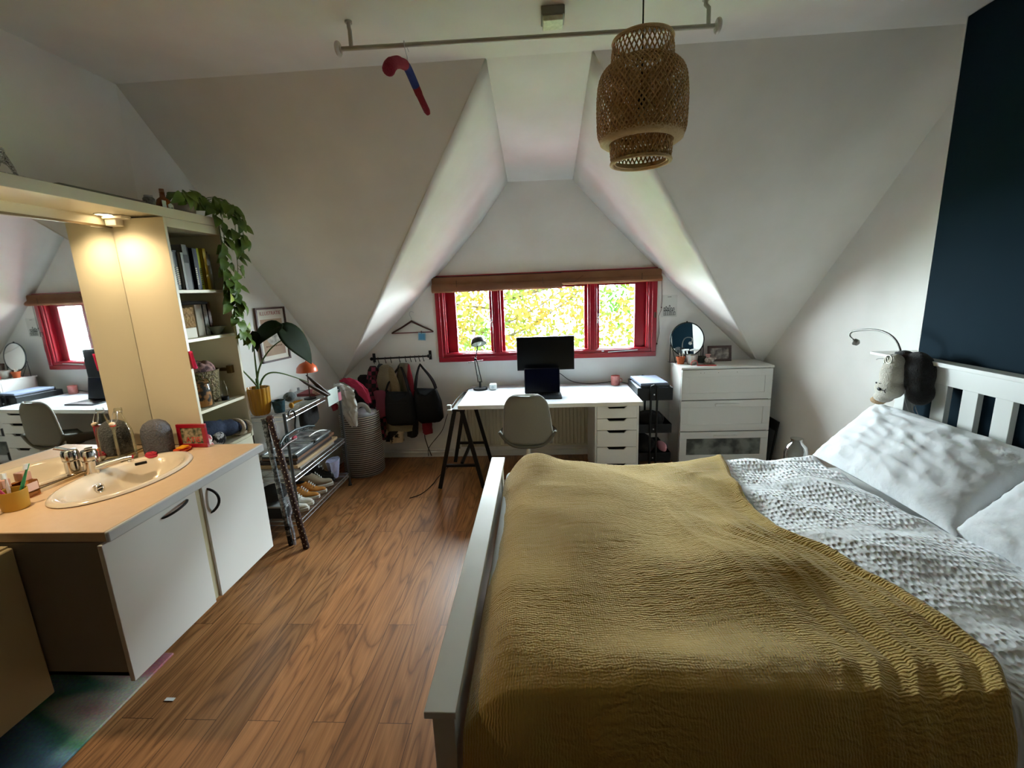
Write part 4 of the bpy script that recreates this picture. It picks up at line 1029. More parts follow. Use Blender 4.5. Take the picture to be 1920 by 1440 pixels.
# desk lamp
dl = thing('desk_lamp', 'black architect lamp with dome shade on the left of the desk', 'lamp', (-.565, 4.18, .74))
build('base', MB().lathe([(.066, .7405), (.068, .746), (.066, .758), (.02, .763)], (-.565, 4.18, 0), 32), m_black, dl)
j0, j1, j2 = V((-.565, 4.18, .76)), V((-.60, 4.20, 1.03)), V((-.565, 4.15, 1.14))
a = MB()
for s_ in (-.017, .017): a.tube([j0+V((s_, 0, .05)), j1+V((s_*.6, 0, 0))], .0045, 8)
a.tube([j0, j0+V((0, 0, .06))], .010, 10); build('lower_arm', a, m_black, dl)
a = MB().tube([j0+V((0, 0, .07)), j0.lerp(j1, .45)], .006, 8)
build('spring', a, m_steel, dl)
a = MB().cyl(j1+V((0, -.015, 0)), .012, .03, 16, 'y'); a.bar(j1+V((-.07, 0, -.03)), j1+V((.07, 0, -.012)), .006, .006); a.bar(j1, j2+V((0, 0, .02)), .007, .007); build('upper_arm', a, m_black, dl)
Rl = rot('Y', -12) @ rot('X', -24)
a = MB().lathe([(.070, -.014), (.071, -.006), (.066, .022), (.048, .052), (.022, .065), (.0001, .067)], (-.552, 4.14, 1.19), 32, Rl, cap=False); build('shade', a, M('olive_black', '#1f231c', .35), dl, smooth=60, solid=.002)
build('liner', MB().lathe([(.066, -.013), (.063, .018), (.045, .046), (.02, .058), (.0001, .060)], (-.552, 4.14, 1.19), 32, Rl, cap=False), M('white_enamel', '#c9cfc4', .5), dl, smooth=60)
build('bulb', MB().ball((-.552, 4.133, 1.19), (.024, .024, .026), 16), M('bulb_glass', '#dfe6de', .3), dl)
# small things on the desk
a = thing('charger', 'white cube charger beside the lamp base on the desk', 'charger', (-.445, 4.17, .74))
build('block', MB().box(-.475, -.41, 4.14, 4.205, .7405, .795), m_paint, a, bevel=.007); build('plug_face', MB().cyl((-.4425, 4.1395, .768), .014, .001, 16, 'y'), M('pale_grey', '#b9bcbc', .5), a)
mg = thing('pink_mug', 'pink patterned mug at the back right corner of the desk', 'mug', (.71, 4.23, .74))
m_pk = M('pink_pottery', '#c9887f', .5, var=(40, '#b05a52', .2))
build('cup', MB().lathe([(.035, .7405), (.040, .745), (.042, .83), (.039, .83), (.036, .748), (.0001, .747)], (.71, 4.23, 0), 28), m_pk, mg, smooth=50)
build('handle', MB().ring((.755, 4.23, .785), .018, .004, 16, 6, 'y'), m_pk, mg)
single('cable', 'black cable running from the monitor to the right end of the desk', 'cable', MB().tube(catmull([(.10, 4.25, .90), (.19, 4.27, .86), (.28, 4.28, .79), (.38, 4.29, .755), (.5, 4.28, .747), (.62, 4.28, .756), (.72, 4.29, .765), (.80, 4.27, .75), (.835, 4.2, .742), (.84, 4.1, .66)], 6), .0035, 6), m_black)
single('cable', 'thin grey cable looped on the desk left of the laptop', 'cable', MB().tube(catmull([(-.02, 4.05, .745), (-.12, 4.02, .7435), (-.20, 3.98, .7435), (-.19, 3.92, .7435), (-.12, 3.90, .7435)], 6), .0022, 6), M('grey_cable', '#3c4048', .6))
single('cable', 'dark cable hanging from the desk corner down to the floor', 'cable', MB().tube(catmull([(-.60, 4.27, .742), (-.68, 4.2, .742), (-.73, 4.0, .73), (-.76, 3.68, .70), (-.85, 3.9, .55), (-.97, 4.2, .33), (-1.14, 4.33, .12), (-1.16, 4.34, .02)], 6), .0035, 6), m_black)
single('cable', 'thin black cable lying on the floor left of the trestle', 'cable', MB().tube(catmull([(-.9, 4.1, .004), (-.95, 3.85, .004), (-.97, 3.68, .004), (-1.02, 3.5, .004), (-1.10, 3.42, .004)], 6), .003, 6), m_black)
# ================================================================== chair
ch = thing('office_chair', 'grey upholstered swivel chair with rounded back at the desk', 'chair', (-.105, 3.43, 0))
m_gf = M('grey_felt', '#787872', .9, bump=(160, .25))
def backfn(u, v):
    t = v; z = .50+.385*t; w_ = .195-.042*t; s_ = (u-.5)*2
    if t > .72: w_ *= math.sqrt(max(0, 1-((t-.72)/.30)**2))**.55
    if t < .12: w_ *= .93+.07*(t/.12)
    return V((-.105+s_*w_+.01*(.5-t), 3.25+.055*(1-t)-.05*s_*s_*(-1)*(.6+.4*t), z))
build('backrest', MB().grid(backfn, 22, 22), m_gf, ch, solid=.022, smooth=80)
def rimfn(t_):  # outline of the back
    pts = [backfn(1, i/22) for i in range(23)] + [backfn(0, 1-i/22) for i in range(23)]; return pts
build('piping', MB().tube(rimfn(0), .007, 8), M('pale_shell', '#c4c3bb', .6), ch, smooth=80)
def seatfn(u, v):
    s_ = (u-.5)*2; a_ = v; w_ = .225*(1-.25*abs(a_-.45)**2)
    return V((-.105+s_*w_, 3.30+.43*a_, .47+.125*abs(s_)**3.2*(1-.55*a_)-.02*a_))
build('seat_shell', MB().grid(seatfn, 18, 14), M('shell_grey', '#55534a', .7), ch, solid=.02, smooth=80)
build('seat_pad', MB().grid(lambda u, v: seatfn(.1+.8*u, .06+.88*v)+V((0, 0, .016)), 14, 12), m_gf, ch, solid=.02, smooth=80)
build('column', MB().tube([(-.105, 3.48, .11), (-.105, 3.48, .30)], .028, 16).tube([(-.105, 3.48, .30), (-.105, 3.48, .45)], .018, 16).lathe([(.03, .415), (.10, .435), (.12, .45)], (-.105, 3.48, 0), 24), m_paint, ch)
for k in range(5):
    an = k*2*PI/5+.3; e = V((-.105+.28*math.cos(an), 3.48+.28*math.sin(an), .075))
    lg = build('leg', MB().bar((-.105, 3.48, .115), e, .034, .022), m_paint, ch, bevel=.004)
    build('caster', MB().cyl((e.x-.012, e.y, .03), .0295, .024, 18, 'x').tube([e, (e.x, e.y, .045)], .006, 8), m_black, lg)

# ================================================================== trolley
m_tr = M('trolley_steel', '#0c0e10', .5, spec=.3)
ty = thing('utility_trolley', 'black three tier metal trolley between desk and chest of drawers', 'trolley', (.97, 3.98, 0))
def tray(z0, z1):
    x0, x1, y0, y1 = .825, 1.12, 3.80, 4.22
    a = MB().box(x0, x1, y0, y0+.006, z0, z1).box(x0, x1, y1-.006, y1, z0, z1).box(x0, x0+.006, y0, y1, z0, z1).box(x1-.006, x1, y0, y1, z0, z1).box(x0, x1, y0, y1, z0, z0+.006)
    return a
for z0, z1 in ((.69, .80), (.40, .48), (.14, .22)):
    t = build('tray', tray(z0, z1), m_tr, ty, bevel=.003)
    build('screw', MB().cyl((.962, 3.782, (z0+z1)/2), .006, .004, 12, 'y'), m_steel, t)
for y in (3.79, 4.226):
    build('post', MB().tube([(.935, y, .06), (.935, y, .815)], .0085, 10).tube([(.988, y, .06), (.988, y, .815)], .0085, 10).tube([(.935, y, .815), (.96, y, .825), (.988, y, .815)], .0085, 8), m_tr, ty)
for x in (.85, 1.09):
    for y in (3.84, 4.18): build('wheel', MB().cyl((x-.01, y, .0255), .025, .02, 18, 'x').box(x-.012, x+.012, y-.008, y+.008, .03, .14), m_black, ty)
zz = .6965
for i, (w_, h, colr, dx, lab) in enumerate([(.26, .05, '#15161a', 0, 'thick black folder at the bottom of the pile on the trolley'), (.255, .030, '#1d1f26', .006, 'black folder in the middle of the pile on the trolley'), (.25, .022, '#7f8798', -.006, 'grey blue paper stack in the pile on the trolley'), (.245, .018, '#2a2c30', .004, 'thin dark folder near the top of the trolley pile'), (.235, .022, '#6b7488', -.008, 'grey blue magazine on top of the trolley pile')]):
    single('folder', lab, 'folder', MB().obox((.968+dx, 3.99, zz+h/2), (w_, .34, h-.001), rot('Z', i*1.6-3)), M('folder_%d' % i, colr, .6), bevel=.003, group='papers piled on the trolley'); zz += h
def lump(mb, c, r, k=.18, fr=14, n=22):
    b = MB().ball(c, r, n); c = V(c)
    b.v = [tuple(c+(V(p)-c)*(1+k*nz(p[0]*fr, p[1]*fr, p[2]*fr))) for p in b.v]; return mb.add(b)
a = lump(MB(), (.98, 4.0, .475), (.12, .16, .065)); a.tube(bez((.95, 3.86, .50), (.96, 3.86, .60), (1.04, 3.86, .60), (1.06, 3.86, .50), 10), .004, 6)
single('black_bag', 'black bag lying in the middle tray of the trolley', 'bag', a, M('black_fabric', '#14110f', .9), smooth=80)
a = lump(MB(), (.93, 4.0, .24), (.09, .16, .09)); single('black_bag', 'black bag lying in the bottom tray of the trolley', 'bag', a, M('black_fabric', '#14110f', .9), smooth=80)
a = MB().loft([[(1.068+.036*k*math.cos(t*PI/7), 3.90+.10*k*math.sin(t*PI/7), z_) for t in range(14)] for k, z_ in ((.9, .2245), (1, .24), (.95, .265), (.5, .275))])
single('pink_slipper', 'pink slipper lying in the bottom tray of the trolley', 'slipper', a, M('pink_felt', '#c98a96', .9), smooth=70)

# ================================================================== chest of drawers
cd_ = thing('chest_of_drawers', 'white three drawer chest with a frosted glass bottom drawer', 'chest of drawers', (1.63, 4.17, 0))
DX0, DX1, DY0, DY1 = 1.238, 2.014, 3.962, 4.30
build('carcass', MB().box(DX0, DX0+.016, DY0+.02, DY1, 0, .918).box(DX1-.016, DX1, DY0+.02, DY1, 0, .918).box(DX0, DX1, DY1-.006, DY1, 0, .918).box(DX0+.016, DX1-.016, DY0+.03, DY1, .03, .05), m_paint, cd_, bevel=.001)
build('top', MB().box(DX0-.004, DX1+.004, DY0-.002, DY1+.01, .918, .936), m_paint, cd_, bevel=.002)
build('interior_shade', MB().box(DX0+.016, DX1-.016, DY0+.022, DY0+.03, .05, .916), m_black, cd_)  # black sheet added so the gaps between drawers read as shade
m_frost = M('frosted_panel', '#3c423f', .45, var=(9, '#7d837e', .12))
for i, (z0, z1) in enumerate(((.642, .912), (.354, .634), (.06, .346))):
    x0, x1 = DX0+.003, DX1-.003
    fr_ = MB().frame(x0, x1, z0, z1, .062, DY0-.0, DY0+.018, wb=.062 if i < 2 else .07)
    d = build('drawer', fr_, m_paint, cd_, bevel=.0015)
    if i < 2: build('inset_panel', MB().box(x0+.06, x1-.06, DY0+.006, DY0+.014, z0+.06, z1-.06), m_paint, d)
    else:
        build('frosted_glass', MB().box(x0+.06, x1-.06, DY0+.006, DY0+.012, z0+.066, z1-.06), m_frost, d, smooth=0)
    if i:
        zc = z1-.036
        build('handle', MB().box(1.53, 1.735, DY0-.026, DY0-.018, zc-.009, zc+.009).box(1.54, 1.555, DY0-.02, DY0, zc-.006, zc+.006).box(1.71, 1.725, DY0-.02, DY0, zc-.006, zc+.006), m_paint, d, bevel=.0015)
a = MB()
for x in (1.40, 1.43, 1.55, 1.71): a.cyl((x, DY0-.001, .885), .003, .002, 10, 'y')
build('screw_holes', a, M('grey_dot', '#77736a', .6), cd_)
# round mirror with things in front
rm = thing('round_mirror', 'round table mirror in a thin black wire frame on the chest of drawers', 'mirror', (1.36, 4.24, .936), rz=math.radians(2.5))
TL = Matrix.Translation((0, 0, .212)) @ Matrix.Rotation(math.radians(-7), 4, 'X') @ Matrix.Translation((0, 0, -.212))
build('glass', MB().cyl((0, -.004, .212), .150, .004, 48, 'y').xf(TL), m_mirror, rm, local=True, smooth=30)
a = MB().ring((0, -.002, .212), .153, .006, 48, 8, 'y'); a.ball((0, 0, .372), .008, 10); a.xf(TL)
build('frame', a, M('dark_teal_metal', '#1a2528', .4, .5), rm, local=True)
a = MB()
for s_ in (-1, 1):
    a.tube([(s_*.150, 0, .17), (s_*.152, .0, .005), (s_*.150, .05, .004)], .004, 6); a.tube([(s_*.13, -.004, .12), (s_*.115, -.05, .004)], .003, 6)
a.tube([(-.152, .0, .005), (.152, .0, .005)], .004, 6)
build('stand', a, m_black, rm, local=True)
Z = .9365
tc_ = thing('terracotta_pot', 'small terracotta pot in front of the round mirror', 'pot', (1.285, 4.16, Z))
build('pot', MB().lathe([(.028, 0), (.036, .05), (.04, .052), (.04, .066), (.035, .066), (.030, .005), (.0001, .004)], (1.285, 4.16, Z), 24), M('terracotta', '#b0562c', .8), tc_, smooth=40)
build('brushes', MB().tube([(1.285, 4.16, Z+.01), (1.275, 4.165, Z+.10)], .004, 6).tube([(1.29, 4.16, Z+.01), (1.31, 4.17, Z+.095)], .004, 6), M('pale_brush', '#cfc5b0', .6), tc_)
sp = MB().lathe([(.036, 0), (.046, .02), (.052, .085), (.049, .085), (.042, .01), (.0001, .008)], (1.375, 4.13, Z), 32)
single('silver_pot', 'silver metal cup in front of the round mirror', 'pot', sp, M('satin_silver', '#b7b3aa', .35, .8), smooth=50)
bwl = MB().lathe([(.03, 0), (.055, .03), (.058, .055), (.054, .055), (.03, .006), (.0001, .005)], (1.475, 4.20, Z), 28)
single('dark_bowl', 'small dark grey bowl behind the silver cup', 'bowl', bwl, M('dark_ceramic', '#3a3d38', .5), smooth=50)
tp_ = thing('white_teapot', 'small white floral ceramic teapot next to the photo frame', 'teapot', (1.515, 4.10, Z))
m_fl = M('floral_china', '#cfc9be', .3, var=(45, '#8c7a74', .08))
build('body', MB().ball((1.515, 4.10, Z+.036), (.038, .034, .030), 20), m_fl, tp_)
build('spout', MB().tube([(1.545, 4.10, Z+.035), (1.575, 4.095, Z+.055)], [.012, .006], 10), m_fl, tp_)
build('lid', MB().ball((1.505, 4.10, Z+.072), (.018, .018, .012), 12).box(1.485, 1.525, 4.09, 4.11, Z+.082, Z+.092), M('pink_china', '#b98a84', .4), tp_)
build('saucer', MB().lathe([(.03, 0), (.05, .006), (.048, .007), (.0001, .004)], (1.515, 4.10, Z), 24), m_fl, tp_)
ff = thing('photo_frame', 'dark red wooden photo frame on the chest of drawers', 'frame', (1.66, 4.235, Z), R=(math.radians(-8), 0, 0))
build('frame', MB().frame(-.105, .105, 0, .145, .022, -.008, .008), m_darkw, ff, local=True, bevel=.002)
build('picture', MB().box(-.084, .084, -.004, .004, .021, .124), M('old_photo', '#a49a90', .4, var=(22, '#3a2a28', .14)), ff, local=True, smooth=0)
rp = MB().bar((1.39, 4.035, Z+.0045), (1.55, 4.015, Z+.0045), .011, .008); rp.ring((1.375, 4.06, Z+.016), .026, .003, 24, 6, 'y', sx=1.1)
single('red_wristband', 'coral red looped strap lying at the front of the chest top', 'strap', rp, M('coral_strap', '#d0504c', .5))
# framed pictures leaning between chest and right wall
def leanframe(y0, y1, x0, x1, h, lab, wd=.02):
    o = thing('leaning_frame', lab, 'frame', ((x0+x1)/2, (y0+y1)/2, 0))
    a = MB().prism([(x0, y0, .001), (x0+.012, y0, .001), (x1+.012, y0, h), (x1, y0, h)], (0, y1-y0, 0)); build('frame', a, m_black, o)
    b = MB().prism([(x0-.001, y0+wd, .03), (x0+.003, y0+wd, .03), (x1+.001, y0+wd, h-.03), (x1-.003, y0+wd, h-.03)], (0, y1-y0-2*wd, 0)); build('picture', b, M('grey_mount', '#5c6064', .4), o)
leanframe(3.98, 4.28, 2.045, 2.10, .42, 'black picture frame leaning on the wall right of the chest')
a = MB().loft([[(2.04+.012*k*math.cos(t*PI/5), 4.10+.05*k*math.sin(t*PI/5), z_) for t in range(10)] for k, z_ in ((.25, .001), (.3, .40), (.6, .55), (1, .6), (1.2, .72), (1.6, .79), (.3, .86))])
single('black_umbrella', 'black folded fabric sticking out behind the chest of drawers', 'umbrella', a, m_black, smooth=60)
# ================================================================== skyline print
sp_ = thing('skyline_print', 'small white print with a black row of gabled houses right of the window', 'print', (1.228, YW, 1.345))
PX0, PX1, PZ0_, PZ1_ = 1.157, 1.300, 1.348, 1.552
build('paper', MB().box(PX0, PX1, YW-.004, YW-.001, PZ0_, PZ1_), M('print_paper', '#d3d4cf', .7), sp_, smooth=0)
a = MB(); R_ = random.Random(5); x = PX0+.018
for r, (zb, zt) in enumerate(((PZ0_+.015, .046), (PZ0_+.060, .040))):
    x = PX0+.018
    while x < PX1-.03:
        w_ = R_.uniform(.012, .02); h = zt*R_.uniform(.6, 1) if r == 0 else zt*R_.uniform(.4, 1.2)
        a.frame(x, x+w_, zb, zb+h, .0018, YW-.0048, YW-.0038)
        for q in range(int(h/.011)):
            for s_ in (0, 1): a.box(x+.003+s_*w_*.42, x+.003+s_*w_*.42+w_*.25, YW-.0048, YW-.0038, zb+.004+q*.011, zb+.009+q*.011)
        a.prism([(x, YW-.0048, zb+h), (x+w_, YW-.0048, zb+h), (x+w_*.5, YW-.0048, zb+h+.008)], (0, .001, 0)); x += w_+.0015
a.box(1.21, 1.245, YW-.0048, YW-.0038, PZ1_-.020, PZ1_-.016)
build('house_drawing', a, M('print_ink', '#3a3c3c', .8), sp_, smooth=0)
# ================================================================== wall hanger with tag
wh = thing('wooden_hanger', 'dark red wooden clothes hanger on the window wall left of the window', 'hanger', (-1.22, YW-.015, 1.28))
a = MB()
top_ = [(-1.43, YW-.018, 1.285), (-1.40, YW-.018, 1.30), (-1.33, YW-.018, 1.335), (-1.26, YW-.018, 1.375), (-1.225, YW-.018, 1.395), (-1.19, YW-.018, 1.375), (-1.11, YW-.018, 1.335), (-1.045, YW-.018, 1.305), (-1.018, YW-.018, 1.288)]
a.tube(top_, [.008, .011, .012, .013, .015, .013, .012, .011, .008], 10, flat=.7); build('shoulders', a, m_darkw, wh)
build('bar', MB().tube([(-1.43, YW-.018, 1.283), (-1.018, YW-.018, 1.286)], .005, 8), M('hanger_red', '#6a1c24', .5), wh)
a = MB().tube([(-1.225, YW-.018, 1.40), (-1.225, YW-.018, 1.43)]+bez((-1.225, YW-.018, 1.43), (-1.25, YW-.018, 1.46), (-1.24, YW-.018, 1.49), (-1.215, YW-.018, 1.49), 8)+[V((-1.195, YW-.018, 1.475))], .0025, 6); build('hook', a, m_steel, wh)
tg = thing('blue_tag', 'pale blue square card clipped to the wooden hanger', 'card', (-1.13, YW-.028, 1.22))
build('card', MB().obox((-1.132, YW-.030, 1.245), (.075, .002, .075), rot('Y', 4)), M('tag_edge', '#8fb4c4', .6), tg)
build('blue_field', MB().obox((-1.132, YW-.0315, 1.243), (.058, .001, .056), rot('Y', 4)), M('tag_blue', '#4f8fb8', .6), tg)
build('clip', MB().box(-1.136, -1.130, YW-.034, YW-.026, 1.275, 1.30), m_darkw, tg)
# ================================================================== coat rail with clothes and bags
cr = thing('coat_rail', 'black iron coat rail on the window wall with a row of hooks', 'coat rack', (-1.35, YW-.06, 1.03))
RY = YW-.075
def railz(x): return 1.045+(x+1.66)*.022
build('bar', MB().tube([(-1.64, RY, railz(-1.64)), (-1.065, RY, railz(-1.065))], .0085, 10), m_black, cr)
for x in (-1.635, -1.07):
    b_ = MB().ball((x, RY, railz(x)), .017, 12); b_.tube([(x, RY, railz(x)), (x, YW, railz(x))], .008, 8); b_.box(x-.014, x+.014, YW-.008, YW, railz(x)-.045, railz(x)+.045); build('bracket', b_, m_black, cr, bevel=.002)
HX = [-1.615, -1.57, -1.50, -1.445, -1.36, -1.30, -1.25, -1.205, -1.165, -1.125]
for x in HX:
    z = railz(x)
    build('hook', MB().tube([(x, RY, z+.012), (x, RY-.012, z), (x+.005, RY-.010, z-.03), (x+.012, RY-.022, z-.045), (x+.016, RY-.035, z-.032)], .0035, 6), m_black, cr)
def garment(name, lab, cat, x, ztop, zbot, w0, w1, d, mat, folds=5, amp=.18, y=None, seed=1, lean=0, flat_bottom=.0, grp='clothes hanging on the coat rail'):
    y = (YW-.075-d*.3) if y is None else y
    rings = []; n = 40; m = 18
    for i in range(m+1):
        t = i/m; z = ztop+(zbot-ztop)*t; w_ = w0+(w1-w0)*sstep(0, .45, t); dd = d*(.35+.65*sstep(0, .4, t))
        if i == 0: w_ *= .55; dd *= .5
        row = []
        for j in range(n):
            a_ = 2*PI*j/n; f = 1+amp*math.sin(a_*folds+seed+t*1.5)*sstep(0, .3, t)+.10*nz(math.cos(a_)*2+seed, math.sin(a_)*2, t*4)
            row.append((x+lean*t+w_*.5*math.cos(a_)*f, min(YW-.006, y+dd*.5*math.sin(a_)*f), z+.02*nz(a_, seed, 5)*(1 if i == m else 0)))
        rings.append(row)
    return single(name, lab, cat, MB().loft(rings), mat, grp, smooth=80)
def plaid(name, c1, c2, c3, s):
    if name in MATS: return MATS[name]
    m = M(name, c1, .9); nt = m.node_tree; n = nt.nodes; l = nt.links; b = n['Principled BSDF']
    tc = n.new('ShaderNodeTexCoord'); ck = n.new('ShaderNodeTexChecker'); ck.inputs['Scale'].default_value = s; ck.inputs[1].default_value = lin(c1); ck.inputs[2].default_value = lin(c2)
    ck2 = n.new('ShaderNodeTexChecker'); ck2.inputs['Scale'].default_value = s*.5; ck2.inputs[1].default_value = lin(c3); ck2.inputs[2].default_value = (1, 1, 1, 1)
    mx = n.new('ShaderNodeMix'); mx.data_type = 'RGBA'; mx.blend_type = 'MULTIPLY'; mx.inputs[0].default_value = .8
    l.new(tc.outputs['Object'], ck.inputs[0]); l.new(tc.outputs['Object'], ck2.inputs[0]); l.new(ck.outputs[0], mx.inputs[6]); l.new(ck2.outputs[0], mx.inputs[7]); l.new(mx.outputs[2], b.inputs['Base Color']); return m
m_bf = M('black_fabric', '#14110f', .9)
garment('black_coat', 'black coat at the left end of the coat rail', 'coat', -1.715, .90, .40, .12, .20, .17, m_bf, 3, .2, seed=2)
garment('plaid_shirt', 'pink and black plaid shirt hanging next to the black coat', 'shirt', -1.60, .99, .26, .10, .20, .14, plaid('pink_plaid', '#7a2a42', '#141214', '#7a5a60', 26), 5, .15, seed=4, y=4.22)
garment('grey_jacket', 'grey blue jacket top squeezed behind the plaid shirt', 'jacket', -1.555, .995, .55, .07, .12, .08, M('slate_cloth', '#3c444a', .9), 3, .1, seed=3, y=4.31)
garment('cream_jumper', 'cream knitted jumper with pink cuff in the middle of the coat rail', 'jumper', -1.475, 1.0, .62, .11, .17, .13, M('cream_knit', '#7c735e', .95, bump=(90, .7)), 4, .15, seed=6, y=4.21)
garment('pink_sleeve', 'dusky pink ribbed sleeve hanging below the cream jumper', 'sleeve', -1.515, .775, .52, .12, .09, .07, M('rose_knit', '#a8506a', .95, bump=(140, .8, 'wave', 'Z')), 3, .06, seed=1, y=4.10)
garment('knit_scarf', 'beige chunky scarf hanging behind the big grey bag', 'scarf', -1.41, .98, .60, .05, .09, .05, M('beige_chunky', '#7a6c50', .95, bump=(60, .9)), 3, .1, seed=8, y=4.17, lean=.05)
garment('olive_dress', 'grey olive dress hanging between the two black bags', 'dress', -1.33, 1.0, .40, .10, .16, .08, M('olive_cloth', '#6c6a58', .9), 6, .2, seed=9, y=4.29)
garment('taupe_cardigan', 'taupe cardigan hanging right of the big bag straps', 'cardigan', -1.285, 1.0, .45, .06, .12, .08, M('taupe_cloth', '#75695c', .9), 4, .15, seed=10, y=4.28)
garment('red_scarf', 'dark red scarf hanging beside the right black bag', 'scarf', -1.245, 1.0, .62, .02, .06, .03, M('dark_red_cloth', '#7c1626', .9), 3, .15, seed=12, y=4.21)
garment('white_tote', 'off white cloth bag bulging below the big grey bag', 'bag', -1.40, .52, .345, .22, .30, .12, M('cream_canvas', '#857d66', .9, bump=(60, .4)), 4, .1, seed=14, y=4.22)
garment('patterned_bag', 'black and white patterned cloth gathered at the bottom of the hanging pile', 'cloth', -1.44, .37, .235, .24, .16, .12, M('black_white_print', '#17130f', .9, var=(11, '#b9a88c', .02)), 5, .2, seed=15, y=4.20)
garment('black_trousers', 'black garment hanging low between the cloth bag and the right bag', 'clothing', -1.24, .56, .27, .20, .10, .10, m_bf, 3, .2, seed=16, y=4.24, lean=-.03)
garment('cloth_bag', 'dark red bag bottom showing below the right black bag', 'bag', -1.115, .44, .305, .09, .10, .08, M('dark_red_cloth', '#7c1626', .9), 3, .05, seed=17, y=4.22)
single('bag_strap', 'long black strap trailing from the hanging bags to the floor', 'strap', MB().tube([(-1.15, 4.22, .40), (-1.15, 4.23, .25), (-1.13, 4.24, .15), (-1.10, 4.24, .06)], .012, 8, flat=.25), m_black)
def bag(name, lab, x, ztop, zbot, w_, d, mat, strap_top, hx, y=4.15, slant=.02, zipper=False):
    o = thing(name, lab, 'bag', (x, y, zbot), group='bags hanging on the coat rail')
    rings = []; n = 36
    for i in range(13):
        t = i/12; z = zbot+(ztop-zbot)*t; ww = w_*(.94+.08*math.sin(PI*t))*(1-.20*t**3); dd = d*(1-.55*t**1.5)
        if i == 0: ww *= .8; dd *= .6
        if i == 12: ww *= .96; dd *= .55
        row = []
        for j in range(n):
            a_ = 2*PI*j/n; cx_, sx_ = math.cos(a_), math.sin(a_)
            px = math.copysign(abs(cx_)**.6, cx_); py = math.copysign(abs(sx_)**.8, sx_)
            sag = -.085*(1-abs(px)**1.5)*(t**5)+.015*nz(px*4+x*7, py, t*5)
            row.append((x+slant*(1-t)+ww*.5*px*(1+.05*nz(px*2, py*2, t*3+x*9)), y+dd*.5*py*(1+.12*nz(px*3+x, py, t*4)), z+sag))
        rings.append(row)
    build('body', MB().loft(rings), mat, o, smooth=80)
    s_ = MB()
    for k, yy in ((-1, y-.02), (1, y+.02)):
        L = V((x-w_*.37, yy, ztop-.02)); R__ = V((x+w_*.37, yy, ztop-.02)); T = V((hx, RY-.02, strap_top))
        s_.tube(bez(L, L+V((.02, 0, .12)), T+V((-.03, 0, -.06)), T, 10)+bez(T, T+V((.03, 0, -.06)), R__+V((-.02, 0, .12)), R__, 10)[1:], .010, 8, flat=.35, up0=(0, 1, 0))
    build('strap', s_, mat, o, smooth=60)
    if zipper: build('seam', MB().box(x-w_*.3, x+w_*.3, y-d*.40, y-d*.385, ztop-.115, ztop-.108), m_black, o)
    return o
bag('shoulder_bag', 'large dark grey shoulder bag hanging in the middle of the coat rail', -1.345, .765, .435, .30, .15, M('charcoal_leather', '#0d0f11', .65, bump=(50, .2), spec=.25), .985, -1.355, y=4.12, zipper=True)
bag('shoulder_bag', 'black shoulder bag hanging at the right end of the coat rail', -1.085, .785, .445, .27, .15, M('jet_nylon', '#040405', .6, bump=(30, .3), spec=.2), .985, -1.155, y=4.15)
# ================================================================== laundry basket
lb = thing('laundry_basket', 'tall grey and white striped laundry basket in the corner', 'basket', (-1.70, 4.02, 0))
def stripe_mat():
    m = M('rope_stripes', '#b9b4aa', .9); nt = m.node_tree; n = nt.nodes; l = nt.links; b = n['Principled BSDF']
    tc = n.new('ShaderNodeTexCoord'); sx_ = n.new('ShaderNodeSeparateXYZ'); l.new(tc.outputs['Object'], sx_.inputs[0])
    mu = n.new('ShaderNodeMath'); mu.operation = 'MULTIPLY'; mu.inputs[1].default_value = 2*PI/.0195; l.new(sx_.outputs['Z'], mu.inputs[0])
    si = n.new('ShaderNodeMath'); si.operation = 'SINE'; l.new(mu.outputs[0], si.inputs[0])
    r = n.new('ShaderNodeValToRGB'); r.color_ramp.elements[0].position = .40; r.color_ramp.elements[0].color = lin('#4a4644'); r.color_ramp.elements[1].position = .55; r.color_ramp.elements[1].color = lin('#b9b4aa')
    mr = n.new('ShaderNodeMapRange'); mr.inputs[1].default_value = -1; mr.inputs[2].default_value = 1; l.new(si.outputs[0], mr.inputs[0]); l.new(mr.outputs[0], r.inputs[0]); l.new(r.outputs[0], b.inputs['Base Color'])
    bp = n.new('ShaderNodeBump'); bp.inputs['Strength'].default_value = .5; bp.inputs['Distance'].default_value = .01; l.new(si.outputs[0], bp.inputs['Height']); l.new(bp.outputs[0], b.inputs['Normal']); return m
prof = [(.175, .001), (.185, .02), (.188, .2), (.182, .4), (.180, .60), (.174, .60), (.172, .05), (.0001, .045)]
rings = [[(-1.70+r*math.cos(2*PI*j/40)*(1+.015*nz(j*.3, z*4)), 4.02+r*math.sin(2*PI*j/40), z*.985+.012*math.sin(j*.3)*(z > .5)) for j in range(40)] for r, z in prof]
build('body', MB().loft(rings), stripe_mat(), lb, smooth=60)
build('handle', MB().tube(bez((-1.72, 3.98, .585), (-1.72, 3.98, .70), (-1.59, 3.98, .70), (-1.59, 3.98, .585), 12), .022, 10, flat=.4, up0=(0, 1, 0)), M('white_webbing', '#c9c5bd', .9), lb)
a = lump(MB(), (-1.68, 4.04, .56), (.14, .13, .06), .25, 16); single('laundry', 'pale crumpled laundry inside the striped basket', 'laundry', a, M('pale_cloth', '#aeb0b8', .9), smooth=80)
